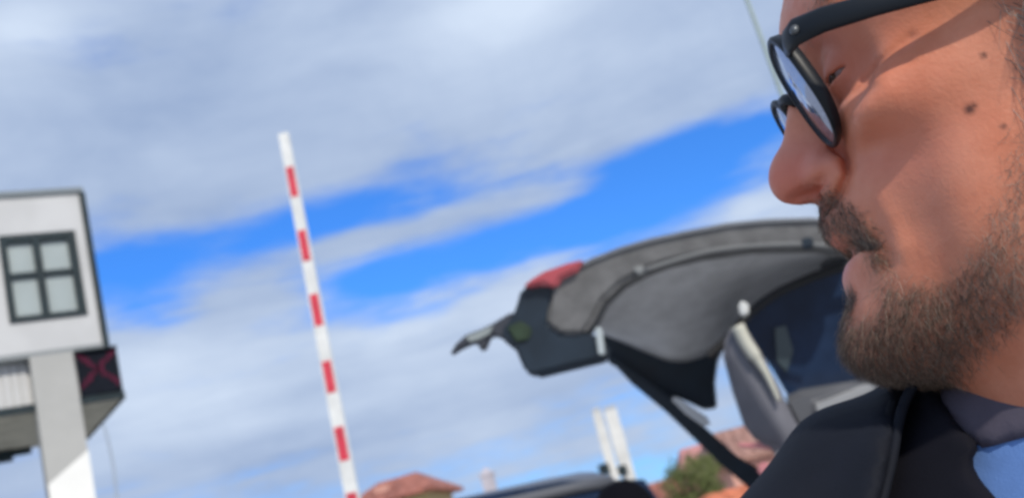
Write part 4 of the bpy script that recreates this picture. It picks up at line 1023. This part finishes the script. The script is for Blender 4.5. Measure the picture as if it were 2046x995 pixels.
bm = bmesh.new(); tube(bm, [HW(GP(-.0105, .0265, -.0005)), HW(GP(-.005, .031, .001)), HW(GP(0, .0322, .0015)), HW(GP(.005, .031, .001)), HW(GP(.0105, .0265, -.0005))], .0022, 10); bm_obj('bridge', bm, mf, gl, True)

# ------------------------------------------------------------------ a second person further back; only the top of the dark hair is in the frame
def bystander(px, py, d, label):
    top = at(px, py, d); H_ = top.z; root = empty('person', (top.x, top.y, 0), label, 'person')
    sc = H_ / 1.70; fw_ = V((.25, .97, 0)).normalized(); rt = V((fw_.y, -fw_.x, 0))
    W_ = lambda v: np.array((top.x, top.y, 0.)) + sc * (v[:, :1] * np.array(tuple(rt)) + v[:, 1:2] * np.array(tuple(fw_)) + v[:, 2:3] * np.array((0, 0, 1.)))
    def fig(X, Y, Z, g=0., head=True, hands=True):
        p = ell(X, Y, Z, (0, 0, 1.20), (.165, .105, .24)); p = smin(p, ell(X, Y, Z, (0, 0, .96), (.155, .105, .16)), .05)
        for s_ in (1, -1):
            p = smin(p, limb(X, Y, Z, ((s_ * .17, 0, 1.365), (s_ * .215, -.01, 1.09), (s_ * .225, .04, .86)), (.055, .042, .029)), .03)
            p = smin(p, limb(X, Y, Z, ((s_ * .085, 0, .90), (s_ * .095, .01, .48), (s_ * .10, -.02, .09)), (.088, .056, .040)), .03)
            p = smin(p, caps(X, Y, Z, (s_ * .10, -.04, .045), (s_ * .115, .14, .035), .040, .030), .02)
            p = smin(p, caps(X, Y, Z, (s_ * .04, -.01, 1.43), (s_ * .15, 0, 1.385), .045, .045), .04)
        if head:
            p = smin(p, caps(X, Y, Z, (0, -.015, 1.40), (0, .0, 1.53), .055, .052), .02)
            p = smin(p, ell(X, Y, Z, (0, -.01, 1.605), (.073, .092, .088)), .02); p = smin(p, ell(X, Y, Z, (0, .035, 1.545), (.055, .055, .065)), .03)
            p = smin(p, caps(X, Y, Z, (0, .088, 1.60), (0, .104, 1.565), .008, .013), .008)
            for s_ in (1, -1):
                p = smax(p, -ell(X, Y, Z, (s_ * .032, .094, 1.60), (.014, .012, .009)), .008); p = smin(p, ell(X, Y, Z, (s_ * .076, -.01, 1.585), (.009, .018, .031)), .004)
        return p - g
    X, Y, Z = grid3((-.32, -.18, -.01), (.32, .22, 1.72), .0095)
    v, q = vdb_mesh(fig(X, Y, Z), (X[0, 0, 0], Y[0, 0, 0], Z[0, 0, 0]), .0095); VV, QQ = [v], [q]
    for s_ in (1, -1):
        wr_ = (s_ * .225, .04, .86); lo = np.array(wr_) - (.1, .1, .22); A, B, C = grid3(lo, np.array(wr_) + (.1, .12, .05), .0035); ph_ = caps(A, B, C, (s_ * .224, .034, .89), (s_ * .226, .045, .835), .028, .024)
        for k_, (a, b, ra, rb) in enumerate(hand_pts(wr_, (s_ * .02, .12, -1), (-s_, .15, 0), s_)): ph_ = smin(ph_, caps(A, B, C, tuple(a), tuple(b), ra, rb), .010 if k_ < 4 else .004)
        v, q = vdb_mesh(ph_, lo, .0035); QQ.append(q + sum(len(t) for t in VV)); VV.append(v)
    np_mesh('body', W_(np.concatenate(VV)), np.concatenate(QQ), skin, root)
    ht = ell(X, Y, Z, (0, -.012, 1.612), (.082, .099, .092)) + (.0025 * np.sin(90 * X + 40 * Z) * np.sin(70 * Y)).astype(f32); ht = smax(ht, (Y - .066 + .9 * (1.64 - Z) * (Z < 1.64)) * np.ones_like(ht), .01); ht = smax(ht, (1.535 - Z) * np.ones_like(ht), .01)
    v, q = vdb_mesh(ht, (X[0, 0, 0], Y[0, 0, 0], Z[0, 0, 0]), .0095); np_mesh('hair', W_(v), q, mat('hair_dark', (.004, .004, .007), .9, spec=.1, bump=.5, bscale=200, stretch=(1, 1, .2)), root)
    jk = smax(smax(fig(X, Y, Z, .016, False), (.88 - Z) * np.ones_like(ht), .01), (Z - 1.46) * np.ones_like(ht), .01)
    v, q = vdb_mesh(jk, (X[0, 0, 0], Y[0, 0, 0], Z[0, 0, 0]), .0095); np_mesh('jacket', W_(v), q, cloth('coat_dark', (.02, .022, .03)), root)
    tr = smax(smax(fig(X, Y, Z, .010, False), (Z - .875) * np.ones_like(ht), .01), (np.abs(X) - .20) * np.ones_like(ht), .01); tr = smax(tr, (.085 - Z) * np.ones_like(ht), .01)
    for s_ in (1, -1):
        A, B, C = grid3((s_ * .105 - .08, -.12, 0), (s_ * .105 + .08, .21, .13), .0055); sh_ = smax(caps(A, B, C, (s_ * .10, -.04, .05), (s_ * .115, .14, .04), .050, .042), (.002 - C) * np.ones(1, f32), .003)
        v_, q_ = vdb_mesh(sh_, (A[0, 0, 0], B[0, 0, 0], C[0, 0, 0]), .0055); np_mesh('shoe', W_(v_), q_, M['rubber'], root)
    v, q = vdb_mesh(tr, (X[0, 0, 0], Y[0, 0, 0], Z[0, 0, 0]), .0095); np_mesh('trousers', W_(v), q, cloth('trousers_grey', (.05, .05, .06)), root)
bystander(1234, 962, 2.7, 'person further back, only the top of their dark hair in view under the pylons')
